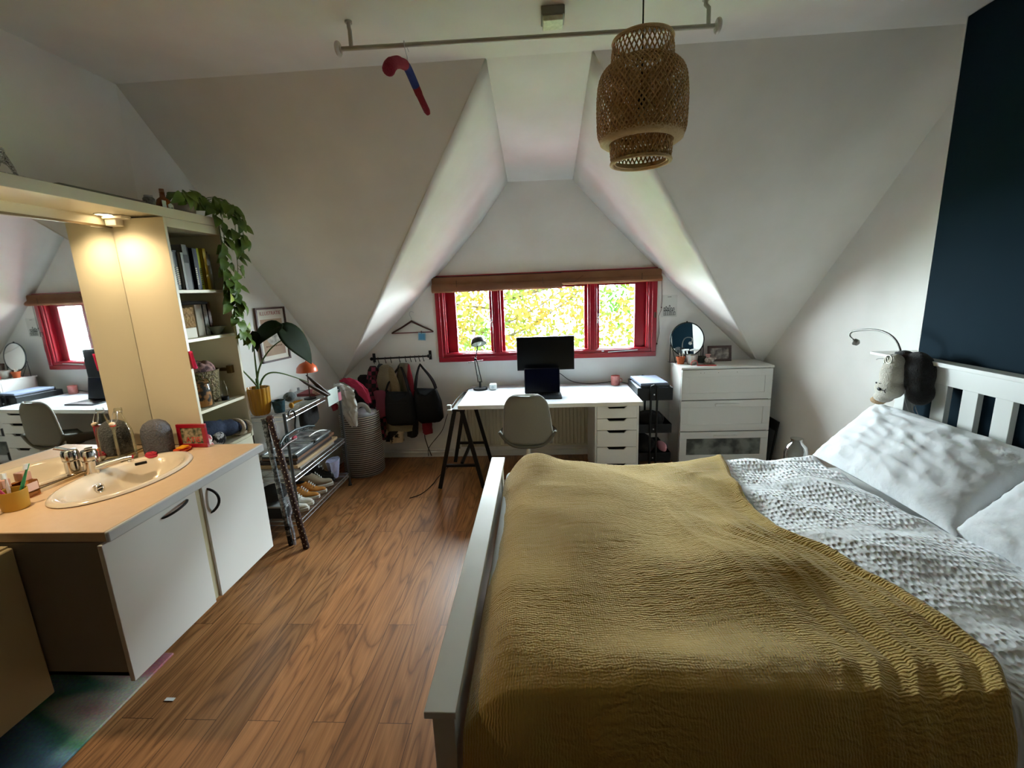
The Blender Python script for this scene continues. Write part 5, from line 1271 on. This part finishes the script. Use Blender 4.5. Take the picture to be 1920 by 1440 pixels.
def drape(name, lab, cat, pts, wds, mat, seed=0):
    c_ = catmull(pts, 6); rings = []
    k = len(c_)
    for i, p in enumerate(c_):
        t = i/(k-1); x = t*(len(wds)-1); w_ = wds[int(x)] if int(x) >= len(wds)-1 else wds[int(x)]+(wds[int(x)+1]-wds[int(x)])*(x-int(x))
        rings.append([p+V((w_*math.cos(a_)*(1+.28*math.sin(5*a_+t*4+seed)+.5*nz(math.cos(a_)*3, math.sin(a_)*3+t*7, seed)), .55*w_*math.sin(a_)*(1+.6*nz(a_*3, t*9, seed+4)), .25*w_*math.sin(a_)+.02*nz(a_*2, t*6, seed))) for a_ in [2*PI*j/36 for j in range(36)]])
    return single(name, lab, cat, MB().loft(rings), mat, smooth=80)
drape('white_shirt', 'white shirt draped from the rack over the laundry basket', 'shirt', [(-1.76, 3.80, .90), (-1.74, 3.82, .84), (-1.71, 3.82, .74), (-1.69, 3.80, .64), (-1.66, 3.79, .53)], [.04, .075, .07, .06, .03], M('white_cotton', '#c9c9c4', .9), 1)
drape('pink_shirt', 'magenta pink shirt draped behind the white shirt', 'shirt', [(-1.77, 3.93, .92), (-1.70, 3.93, .90), (-1.62, 3.93, .82), (-1.56, 3.93, .70)], [.03, .05, .04, .02], M('magenta_cotton', '#a51f42', .8), 2)
drape('crimson_cloth', 'crimson cloth hanging left of the white shirt on the rack end', 'cloth', [(-1.83, 3.82, .86), (-1.84, 3.82, .76), (-1.83, 3.82, .67)], [.02, .035, .02], M('crimson_cloth', '#8e1c30', .8), 3)
# ================================================================== pieces on the ceiling
rl = thing('clothes_rail', 'white steel clothes rail hanging from the ceiling', 'rail', (-.03, 2.29, 2.87))
m_rail = M('grey_white_rail', '#b2afa6', .45, .3)
build('bar', MB().tube([(-.85, 2.265, 2.752), (.80, 2.30, 2.752)], .0095, 12), m_rail, rl)
for x, y in ((-.815, 2.266), (.765, 2.299)):
    build('bracket', MB().tube([(x-.0, y+.02, 2.87), (x-.0, y+.02, 2.845), (x+(.008), y+.005, 2.825), (x+.008, y, 2.752)], .009, 10).cyl((x, y+.02, 2.862), .016, .008), m_rail, rl)
for x, y in ((-.865, 2.264), (.815, 2.301)):
    e_ = MB().ring((x, y, 2.752), .022, .010, 24, 10, 'x'); build('end_cap', e_, M('white_plastic', '#d8d6d0', .4), rl)
em = thing('ceiling_detector', 'small square detector with a pale lens on the ceiling', 'detector', (.10, 2.33, 2.82))
build('body', MB().box(.048, .152, 2.28, 2.38, 2.835, 2.87), M('detector_grey', '#8f8d80', .5), em, bevel=.004)
build('lens', MB().box(.055, .145, 2.287, 2.373, 2.815, 2.836), M('detector_lens', '#c7cdb0', .3, var=(60, '#e6ead2', .2)), em, bevel=.004)
ht = thing('crochet_hanger', 'clothes hanger wrapped in red and blue crochet hanging from the rail', 'hanger', (-.56, 2.28, 2.6))
HP = [(-.588, 2.055, 2.560), (-.583, 2.09, 2.597), (-.575, 2.16, 2.637), (-.566, 2.25, 2.665), (-.563, 2.29, 2.668), (-.556, 2.36, 2.640), (-.545, 2.42, 2.60), (-.527, 2.50, 2.548)]
c_ = catmull(HP, 6)
m_ry, m_by = M('crimson_yarn', '#a02540', .95, bump=(220, 1)), M('blue_yarn', '#2b3b86', .95, bump=(220, 1))
build('red_wrap', MB().tube(c_[:20], [.020, .026]+[.027]*6+[.024]*6+[.022]*5+[.019], 14), m_ry, ht)
build('blue_wrap', MB().tube(c_[19:33], .0185, 14), m_by, ht)
build('red_wrap', MB().tube(c_[32:], [.018]*4+[.016]*(len(c_)-37)+[.011], 14), M('deep_red_yarn', '#8e1428', .95, bump=(220, 1)), ht)
a = MB().tube([V((-.563, 2.30, 2.68)), V((-.563, 2.297, 2.72))]+bez((-.563, 2.297, 2.72), (-.564, 2.25, 2.745), (-.564, 2.25, 2.768), (-.564, 2.275, 2.768), 6)+bez((-.564, 2.275, 2.768), (-.564, 2.295, 2.768), (-.556, 2.30, 2.745), (-.553, 2.295, 2.735), 6)[1:], .0018, 6); build('hook', a, m_steel, ht)
# ================================================================== woven pendant
PXc, PYc = .439, 2.05
pn = thing('pendant_lamp', 'large woven bamboo pendant lamp hanging from the ceiling', 'lamp', (PXc, PYc, 2.15))
m_bmb = M('bamboo_strip', '#cfa56c', .6, var=(18, '#a67c46', .3))
m_rim = M('bamboo_rim', '#d8bb8a', .6, bump=(150, .5))
def weave(prof, nst, wd, tw=1.4, name='shade', parent=None):
    """diagonal basket weave following a lathe profile: two families of flat strips"""
    pr_ = catmull([(r, 0, z) for r, z in prof], 5); L = [0]
    for i in range(1, len(pr_)): L.append(L[-1]+(pr_[i]-pr_[i-1]).length)
    mb = MB()
    for fam in (-1, 1):
        for k in range(nst):
            rows = []
            for i, p in enumerate(pr_):
                a_ = 2*PI*k/nst + fam*tw*L[i]/.16*.5; r = p.x+(.0012*fam)*(1 if (i+k) % 2 else -1)
                q = V((math.cos(a_), math.sin(a_), 0)); tg = V((-math.sin(a_), math.cos(a_), 0))
                i0, i1 = max(i-1, 0), min(i+1, len(pr_)-1); ds = (pr_[i1]-pr_[i0]).normalized()
                dirn = (q*ds.x+V((0, 0, ds.z)) + tg*fam*tw/.16*.5*p.x).normalized()
                nrm_ = (q*ds.z-V((0, 0, ds.x))).normalized(); sd_ = dirn.cross(nrm_).normalized()
                c0 = V((PXc, PYc, p.z))+q*r
                rows.append([c0-sd_*wd/2, c0+sd_*wd/2])
            mb.loft(rows, cap=False, closed=False)
    return build(name, mb, m_bmb, parent, smooth=60, solid=.0008)
T = 2.595; B_ = 2.157
weave([(.112, 2.600), (.119, 2.57), (.121, 2.53), (.121, 2.48)], 40, .0060, 1.3, 'top_shade', pn)
weave([(.075, 2.528), (.115, 2.522), (.150, 2.50), (.170, 2.465), (.178, 2.40), (.178, 2.33), (.175, 2.275), (.165, 2.245)], 60, .0062, 1.3, 'body_shade', pn)
weave([(.108, 2.46), (.118, 2.42), (.123, 2.34), (.124, 2.24), (.122, 2.185), (.116, 2.16)], 42, .0060, 1.3, 'inner_shade', pn)
for nm, R_0, z in (('top_rim', .113, 2.600), ('lower_rim', .118, 2.158)):
    build(nm, MB().ring((PXc, PYc, z), R_0, .0075, 56, 8), m_rim, pn)
a = MB().lathe([(.168, 2.255), (.165, 2.238), (.150, 2.228), (.128, 2.232), (.128, 2.236), (.150, 2.234), (.160, 2.245)], (PXc, PYc, 0), 56, cap=False); build('body_rim', a, m_rim, pn, smooth=60)
a = MB().lathe([(.112, 2.18), (.100, 2.160), (.104, 2.157), (.117, 2.166)], (PXc, PYc, 0), 56, cap=False); build('inner_lip', a, m_rim, pn, smooth=60)
build('cord', MB().tube([(PXc, PYc, 2.87), (PXc, PYc, 2.40)], .0032, 8), m_black, pn)
build('socket', MB().cyl((PXc, PYc, 2.36), .018, .07), m_black, pn)
build('bulb', MB().ball((PXc, PYc, 2.32), (.03, .03, .04), 16), M('bulb_glass', '#dfe6de', .3), pn)
build('wire_cross', MB().tube([(PXc-.112, PYc, 2.56), (PXc, PYc, 2.53), (PXc+.112, PYc, 2.56)], .0015, 5).tube([(PXc, PYc-.112, 2.56), (PXc, PYc, 2.53), (PXc, PYc+.112, 2.56)], .0015, 5), m_black, pn)
# ================================================================== bed
m_bedw = M('white_stain', '#d3d5d2', .4, var=(1.6, '#c9ccc8', .4))
bd = thing('bed_frame', 'white wooden double bed with slatted headboard', 'bed', (.85, 1.76, 0))
FX0, FX1 = -.300, -.232
build('footboard_cap', MB().box(-.306, -.226, .905, 2.612, .642, .662), m_bedw, bd, bevel=.002)
build('footboard_panel', MB().box(-.283, -.246, .99, 2.53, .26, .642), m_bedw, bd, bevel=.002)
for y0, y1 in ((.925, .99), (2.53, 2.595)): build('leg', MB().box(-.292, -.236, y0, y1, 0, .642), m_bedw, bd, bevel=.002)
for y0, y1 in ((.94, .965), (2.555, 2.58)): build('side_rail', MB().box(-.24, 2.0, y0, y1, .26, .42), m_bedw, bd, bevel=.002)
build('headboard_cap', MB().box(1.985, 2.06, .90, 2.615, 1.205, 1.226), m_bedw, bd, bevel=.002)
build('headboard_rail', MB().box(2.005, 2.035, .925, 2.595, 1.115, 1.205), m_bedw, bd, bevel=.002)
build('headboard_rail', MB().box(2.005, 2.035, .925, 2.595, .40, .50), m_bedw, bd, bevel=.002)
y = 2.375
while y > 1.0: build('slat', MB().box(2.007, 2.033, y-.078, y, .50, 1.115), m_bedw, bd, bevel=.001); y -= .158
for y0, y1 in ((.925, .99), (2.53, 2.595)): build('leg', MB().box(1.993, 2.05, y0, y1, 0, 1.205), m_bedw, bd, bevel=.002)
single('mattress', 'thick white mattress under the duvet', 'mattress', MB().box(-.215, 1.985, .975, 2.545, .425, .60), M('mattress_cloth', '#c9c9c6', .9), bevel=.03, seg=4)
# --- height of the bedding
def hump(x, y, cx, cy, sx, sy, h): return h*math.exp(-((x-cx)/sx)**2-((y-cy)/sy)**2)
def bedz(x, y):
    z = .655
    z += hump(x, y, -.04, 2.45, .13, .22, .055) + hump(x, y, .22, 2.35, .14, .3, .012) + hump(x, y, .62, 2.1, .28, .4, -.025) + hump(x, y, 1.02, 2.4, .16, .3, .02)
    z += hump(x, y, .72, 1.45, .22, .16, .045) + hump(x, y, .0, 1.25, .18, .22, .03) + hump(x, y, .38, 1.02, .5, .10, .035) + hump(x, y, .15, 1.75, .16, .30, .018)
    z += hump(x, y, 1.35, 2.1, .3, .25, .02) + hump(x, y, 1.2, 1.35, .25, .3, .03)
    z += .030*nz(x*2.3+4, y*2.3, 2.0) + .008*nz(x*6, y*6, 7)
    # far side rolls over the edge
    z -= .16*sstep(2.52, 2.66, y)+.05*sstep(2.45, 2.56, y)
    return z
def ridges(x, y, ang, f, amp, seed):
    u = x*math.cos(ang)+y*math.sin(ang); w_ = -x*math.sin(ang)+y*math.cos(ang)
    v = nz(u*f, w_*f*.28, seed); return amp*(1-abs(v)*2.4)
EDGE = [(.80, 1.03), (.90, 1.06), (1.06, 1.13), (1.30, 1.12), (1.48, 1.075), (1.77, .955), (2.0, .95), (2.2, .97), (2.4, 1.0), (2.5, 1.02), (2.8, 1.04)]
def edge(y):
    for (a_, b_), (c2, d2) in zip(EDGE, EDGE[1:]):
        if a_ <= y <= c2: return b_+(d2-b_)*sstep(a_, c2, y)
    return EDGE[0][1] if y < 1 else EDGE[-1][1]
# --- duvet
def duv(u, v):
    # u across from the foot to the pillows, v along the width from near to far
    y = .84+1.84*v; xe = 1.57+.09*sstep(2.3, 1.0, y)+.02*nz(y*3, 5)
    x = -.16+(xe+.16)*u
    z = bedz(x, y)+.004
    if y < .945: q = (.945-y)/.105; z -= .30*q**1.3; y = .945-.055*math.sin(min(1, q)*PI/2)
    fold = (.026*max(-.3, ridges(x, y, .6, 3.0, 1, 3)))*sstep(.7, 1.1, x) + .018*max(-.3, ridges(x, y, 1.1, 4.5, 1, 8))*sstep(.8, 1.2, x)
    cov = sstep(edge(y)-.01, edge(y)+.14, x)
    z += fold*(1-sstep(.96, 1, u))*cov
    z += .005*nz(x*14, y*14, 3)*cov-.004*(1-cov)
    if u > .955: z -= .06*((u-.955)/.045)**2
    z -= .05*sstep(.05, -.12, x)
    return V((x, y, z))
def duvet_mat():
    m = M('seersucker_duvet', '#f3f5f8', .85, sheen=.2); nt = m.node_tree; n = nt.nodes; l = nt.links; b = n['Principled BSDF']
    tc = n.new('ShaderNodeTexCoord'); mp = n.new('ShaderNodeMapping'); mp.inputs['Scale'].default_value = (56, 31, 0); mp.inputs['Rotation'].default_value = (0, 0, .12); l.new(tc.outputs['Object'], mp.inputs[0])
    vo = n.new('ShaderNodeTexVoronoi'); vo.inputs['Scale'].default_value = 1; vo.inputs['Randomness'].default_value = .42; l.new(mp.outputs[0], vo.inputs['Vector'])
    sx_ = n.new('ShaderNodeSeparateXYZ'); l.new(tc.outputs['Object'], sx_.inputs[0])
    # bands of puckered cloth between plain ones, running across the bed
    mu = n.new('ShaderNodeMath'); mu.operation = 'MULTIPLY'; mu.inputs[1].default_value = 2*PI/.46; l.new(sx_.outputs['Y'], mu.inputs[0])
    si = n.new('ShaderNodeMath'); si.operation = 'SINE'; l.new(mu.outputs[0], si.inputs[0])
    mr = n.new('ShaderNodeMapRange'); mr.inputs[1].default_value = -.95; mr.inputs[2].default_value = -.6; mr.inputs[3].default_value = .25; mr.inputs[4].default_value = 1; l.new(si.outputs[0], mr.inputs[0])
    sm = n.new('ShaderNodeMapRange'); sm.interpolation_type = 'SMOOTHSTEP'; sm.inputs[1].default_value = .1; sm.inputs[2].default_value = .6; l.new(vo.outputs['Distance'], sm.inputs[0])
    ml_ = n.new('ShaderNodeMath'); ml_.operation = 'MULTIPLY'; l.new(sm.outputs[0], ml_.inputs[0]); l.new(mr.outputs[0], ml_.inputs[1])
    ns = n.new('ShaderNodeTexNoise'); ns.inputs['Scale'].default_value = 16; ns.inputs['Detail'].default_value = 4; l.new(tc.outputs['Object'], ns.inputs['Vector'])
    ad = n.new('ShaderNodeMath'); ad.operation = 'ADD'; l.new(ml_.outputs[0], ad.inputs[0]); l.new(ns.outputs['Fac'], ad.inputs[1])
    bp = n.new('ShaderNodeBump'); bp.inputs['Strength'].default_value = .9; bp.inputs['Distance'].default_value = .0075; l.new(ad.outputs[0], bp.inputs['Height']); l.new(bp.outputs[0], b.inputs['Normal']); return m
single('duvet', 'white puckered cotton duvet spread over the bed', 'duvet', MB().grid(duv, 190, 170), duvet_mat(), smooth=180, solid=.004)
# --- blanket
def blk(u, v):
    s_ = 2.78*v            # distance along the width; the first part hangs down the near side
    y = .72+s_*.72; 
    y = .70+1.98*v
    xr = edge(y)+.012*nz(y*7, 3)
    xl = -.218
    x = xl+(xr-xl)*u
    z = bedz(x, y)+.018
    # left side tucks down behind the footboard
    if x < -.09: q = (-.09-x)/.128; z -= .10*q**2.0+.02*q
    # near side falls
    if y < .945:
        q = (.945-y)/.245; z -= .50*q**1.15-.015*math.sin(q*PI); y = .945-.085*math.sin(min(1, q*1.7)*PI/2)+.016*math.sin(x*19+2*nz(x*3, 1))*q*1.2
    # long soft folds near the free edge and in the middle
    e_ = xr-x
    z += .022*max(-.25, ridges(x, y, .22, 4.2, 1, 12))*sstep(.75, .25, e_)*sstep(2.5, 1.7, y) + .010*max(-.25, ridges(x, y, .9, 3.4, 1, 40))*sstep(1.5, 2.2, y) + .007*max(-.2, ridges(x, y, .1, 3.2, 1, 21))
    fz = sstep(.50, .15, e_)*sstep(2.0, 1.5, y)
    z += .010*fz*(math.sin(2*PI*e_/.088+2.2*nz(x*2, y*2.5, 5)+1)**3)*(.6+.8*nz(e_*5, y*1.2, 9)+.3)
    z += .008*math.exp(-((e_-.02)/.018)**2) - .010*sstep(.012, 0, e_)
    # fine crinkle
    z += .0016*nz(x*9, y*60, 2)+.0010*nz(x*70, y*16, 6)
    return V((x, y, z))
def blanket_mat():
    m = M('mustard_muslin', '#c2a050', .92, sheen=.25); nt = m.node_tree; n = nt.nodes; l = nt.links; b = n['Principled BSDF']
    tc = n.new('ShaderNodeTexCoord')
    def wv(ax, sc, dist, dsc, strd):
        mp = n.new('ShaderNodeMapping'); mp.inputs['Scale'].default_value = strd; l.new(tc.outputs['Object'], mp.inputs[0])
        t = n.new('ShaderNodeTexWave'); t.bands_direction = ax; t.inputs['Scale'].default_value = sc; t.inputs['Distortion'].default_value = dist; t.inputs['Detail'].default_value = 3; t.inputs['Detail Scale'].default_value = dsc; l.new(mp.outputs[0], t.inputs['Vector']); return t
    a_ = wv('Y', 33, 7, 1.4, (1, 1, 1)); c_ = wv('X', 42, 6, 1.0, (1, 1, 1))
    ms = n.new('ShaderNodeTexNoise'); ms.inputs['Scale'].default_value = 2.2; l.new(tc.outputs['Object'], ms.inputs['Vector'])
    mr = n.new('ShaderNodeMapRange'); mr.inputs[1].default_value = .4; mr.inputs[2].default_value = .62; mr.inputs[3].default_value = .1; mr.inputs[4].default_value = .75; l.new(ms.outputs['Fac'], mr.inputs[0])
    mx = n.new('ShaderNodeMix'); mx.data_type = 'FLOAT'; l.new(mr.outputs[0], mx.inputs[0]); l.new(a_.outputs['Fac'], mx.inputs[2]); l.new(c_.outputs['Fac'], mx.inputs[3])
    fn_ = n.new('ShaderNodeTexNoise'); fn_.inputs['Scale'].default_value = 45; fn_.inputs['Detail'].default_value = 5; l.new(tc.outputs['Object'], fn_.inputs['Vector'])
    ad = n.new('ShaderNodeMath'); ad.operation = 'ADD'; l.new(mx.outputs[0], ad.inputs[0]); l.new(fn_.outputs['Fac'], ad.inputs[1])
    bp = n.new('ShaderNodeBump'); bp.inputs['Strength'].default_value = .7; bp.inputs['Distance'].default_value = .0038; l.new(ad.outputs[0], bp.inputs['Height']); l.new(bp.outputs[0], b.inputs['Normal']); return m
single('blanket', 'mustard yellow crinkled muslin blanket over the foot of the bed', 'blanket', MB().grid(blk, 230, 300), blanket_mat(), smooth=180, solid=.003)
# --- pillows
m_pil = M('pillow_cotton', '#e2e5e8', .85, bump=(13, .9), sheen=.1)
def pillow(lab, c00, c10, c11, c01, T, seed):
    c00, c10, c11, c01 = map(V, (c00, c10, c11, c01)); n = 44
    nn_ = ((c10-c00).cross(c01-c00)).normalized()
    if nn_.z < 0: nn_ = -nn_
    def f(u, v, sg):
        s_, t_ = 2*u-1, 2*v-1
        pu = u-.5; pv = v-.5; sh_ = 1-.055*(1-abs(t_)**2); sv = 1-.055*(1-abs(s_)**2)
        uu, vv = .5+pu*sh_, .5+pv*sv
        p = c00*(1-uu)*(1-vv)+c10*uu*(1-vv)+c11*uu*vv+c01*(1-uu)*vv
        h = T*((1-s_*s_)*(1-t_*t_))**.42
        wr = 0
        for k in range(3):
            cs_ = [(0, 0), (1, 0), (1, 1), (0, 1)][(k+seed) % 4]; r = math.hypot(u-cs_[0], v-cs_[1]); an = math.atan2(v-cs_[1], u-cs_[0])
            wr += .008*math.sin(an*16+seed+k*2)*math.exp(-(r/.32)**2)*min(1, r*8)
        wr += .012*max(-.3, 1-abs(nz(u*4+seed, v*2, 3))*5)*.6+.007*max(-.3, 1-abs(nz(u*5+seed, v*8, 9))*4)+.004*nz(u*14, v*14, seed)
        return p+nn_*(sg*h*(.75 if sg < 0 else 1)+(wr*((1-s_*s_)*(1-t_*t_))**.25 if sg > 0 else 0))
    mb = MB(); mb.grid(lambda u, v: f(u, v, 1), n, n); mb.grid(lambda u, v: f(1-u, v, -1), n, n)
    o = thing('pillow', lab, 'pillow', tuple((c00+c11)/2))
    b_ = build('case', mb, m_pil, o, smooth=180)
    return o
pillow('white pillow leaning on the headboard nearer the window wall', (1.53, 1.62, .70), (1.50, 2.47, .70), (1.93, 2.64, .945), (1.965, 1.74, .945), .095, 1)
pillow('white pillow at the right edge of the photo, nearer the camera', (1.58, .86, .70), (1.545, 1.66, .70), (1.90, 1.72, .95), (1.94, .95, .95), .095, 4)
# --- gooseneck lamp
rd = thing('reading_lamp', 'small silver gooseneck reading lamp clipped to the headboard', 'lamp', (1.99, 2.58, 1.226))
c_ = bez((1.985, 2.585, 1.235), (1.97, 2.62, 1.40), (1.96, 2.86, 1.345), (1.955, 2.945, 1.325), 16)+bez((1.955, 2.945, 1.325), (1.955, 2.985, 1.305), (1.955, 2.97, 1.285), (1.955, 2.93, 1.275), 6)[1:]
m_gn = M('grey_gooseneck', '#7b7b76', .45, .6)
build('gooseneck', MB().tube(c_, .0055, 10), m_gn, rd, smooth=60)
build('head', MB().lathe([(.006, -.02), (.018, -.012), (.021, .008), (.019, .012)], (1.955, 2.905, 1.262), 24, rot('X', -70) @ rot('Y', -35)), m_gn, rd)
build('clamp', MB().box(1.965, 2.005, 2.565, 2.605, 1.2265, 1.245), m_black, rd, bevel=.003)
# --- small shelf on the right wall
ws = thing('wall_shelf', 'small white wall shelf beside the headboard', 'shelf', (2.16, 2.79, 1.19))
build('board', MB().box(2.03, 2.355, 2.70, 2.88, 1.190, 1.206), m_paint, ws, bevel=.002)
build('hook', MB().tube(bez((2.05, 2.70, 1.186), (2.03, 2.74, 1.176), (2.02, 2.80, 1.185), (2.02, 2.81, 1.165), 8), .0018, 6), m_steel, ws)
# --- plush dog
pd = thing('plush_dog', 'black and white plush dog hanging over the headboard corner', 'soft toy', (1.93, 2.46, 1.0))
m_pw = M('cream_plush', '#cfc9bb', .95, bump=(190, .8), sheen=.5)
m_pb = M('black_plush', '#0c0b0b', .95, bump=(190, .6), sheen=.2)
def fuse(name, balls, mat, vox=.006):
    mb = MB()
    for c0, r, R_ in balls: mb.ball(c0, r, 20, R_)
    o = build(name, mb, mat, pd, smooth=180)
    q = o.modifiers.new('fuse', 'REMESH'); q.mode = 'VOXEL'; q.voxel_size = vox; q.use_smooth_shade = True
    q = o.modifiers.new('soft', 'SMOOTH'); q.factor = .5; q.iterations = 6
    return o
fuse('black_body', [((1.975, 2.44, 1.15), (.07, .085, .11), None), ((1.97, 2.405, 1.06), (.06, .06, .07), None), ((1.955, 2.52, 1.215), (.05, .055, .05), None), ((1.935, 2.58, 1.185), (.03, .035, .055), rot('X', 18)), ((1.98, 2.46, 1.215), (.05, .06, .05), None)], m_pb)
fuse('cream_front', [((1.90, 2.505, 1.135), (.06, .065, .085), None), ((1.885, 2.50, 1.06), (.062, .075, .055), None), ((1.90, 2.50, 1.20), (.04, .042, .05), None), ((1.875, 2.52, 1.01), (.045, .05, .03), None)], m_pw)
build('paw', MB().ball((1.868, 2.545, .985), (.035, .04, .022), 16), M('tan_plush', '#b59a78', .95, bump=(190, .8)), pd)
a = MB().ball((1.825, 2.49, 1.062), (.006, .014, .009), 12); a.tube([(1.826, 2.475, 1.061), (1.828, 2.458, 1.060)], .002, 6); a.tube([(1.828, 2.458, 1.060), (1.83, 2.45, 1.07)], .002, 6); a.tube([(1.828, 2.458, 1.060), (1.83, 2.45, 1.05)], .002, 6)
build('nose', a, m_black, pd)
build('eye', MB().ball((1.824, 2.515, 1.092), (.003, .007, .005), 8), m_black, pd)
a = MB().ring((1.862, 2.50, 1.222), .022, .0035, 24, 6, 'x'); a.ring((1.864, 2.52, 1.212), .018, .003, 20, 6, 'x', sx=.8); a.tube([(1.862, 2.50, 1.20), (1.85, 2.53, 1.15)], .0025, 6)
build('ribbon', a, M('silver_ribbon', '#b5b3a2', .4, .3), pd)
a = MB()
for dy in (0, .035, .06): a.tube(bez((1.96, 2.50-dy, 1.08), (1.965, 2.50-dy, 1.0), (1.968, 2.47-dy, .96), (1.97, 2.45-dy, .93), 6), .0018, 5)
single('charging_cable', 'thin white cable loops hanging below the plush dog', 'cable', a, m_paint)
# --- bedside stool and glass bottle
bs = thing('bedside_stool', 'small white stool behind the bed under the clear glass bottle', 'stool', (1.66, 2.85, 0))
build('seat', MB().cyl((1.64, 2.86, .41), .15, .02, 32), m_paint, bs)
for k in range(3):
    an = k*2*PI/3+.5; build('leg', MB().tube([(1.64+.11*math.cos(an), 2.86+.11*math.sin(an), .41), (1.64+.15*math.cos(an), 2.86+.15*math.sin(an), 0)], .012, 10), m_paint, bs)
gv = thing('glass_bottle', 'round shouldered clear glass bottle lamp behind the bed', 'bottle', (1.633, 2.86, .431))
build('glass', MB().lathe([(.055, .0), (.064, .006), (.067, .03), (.068, .14), (.060, .175), (.036, .198), (.030, .21), (.036, .222), (.037, .228)], (1.633, 2.86, .432), 40, cap=False), glass('smoky_clear_glass', '#e6eaea', 1.5, 1, edge='#8c9396'), gv, smooth=60)
build('bulb', MB().ball((1.633, 2.86, .50), (.02, .02, .035), 16).cyl((1.633, 2.86, .434), .012, .04), M('bulb_glass', '#dfe6de', .3), gv)

# ================================================================== view settings
S.view_settings.view_transform = 'Standard'; S.view_settings.look = 'None'
S.view_settings.exposure = EXPO; S.view_settings.gamma = 1; S.view_settings.use_curve_mapping = False
S.cycles.max_bounces = 12; S.cycles.diffuse_bounces = 8; S.cycles.glossy_bounces = 4; S.cycles.transparent_max_bounces = 16; S.cycles.transmission_bounces = 6
S.cycles.sample_clamp_indirect = 8; S.cycles.caustics_reflective = False; S.cycles.caustics_refractive = False
S.cycles.use_denoising = True
try: S.cycles.denoiser = 'OPENIMAGEDENOISE'
except Exception: pass
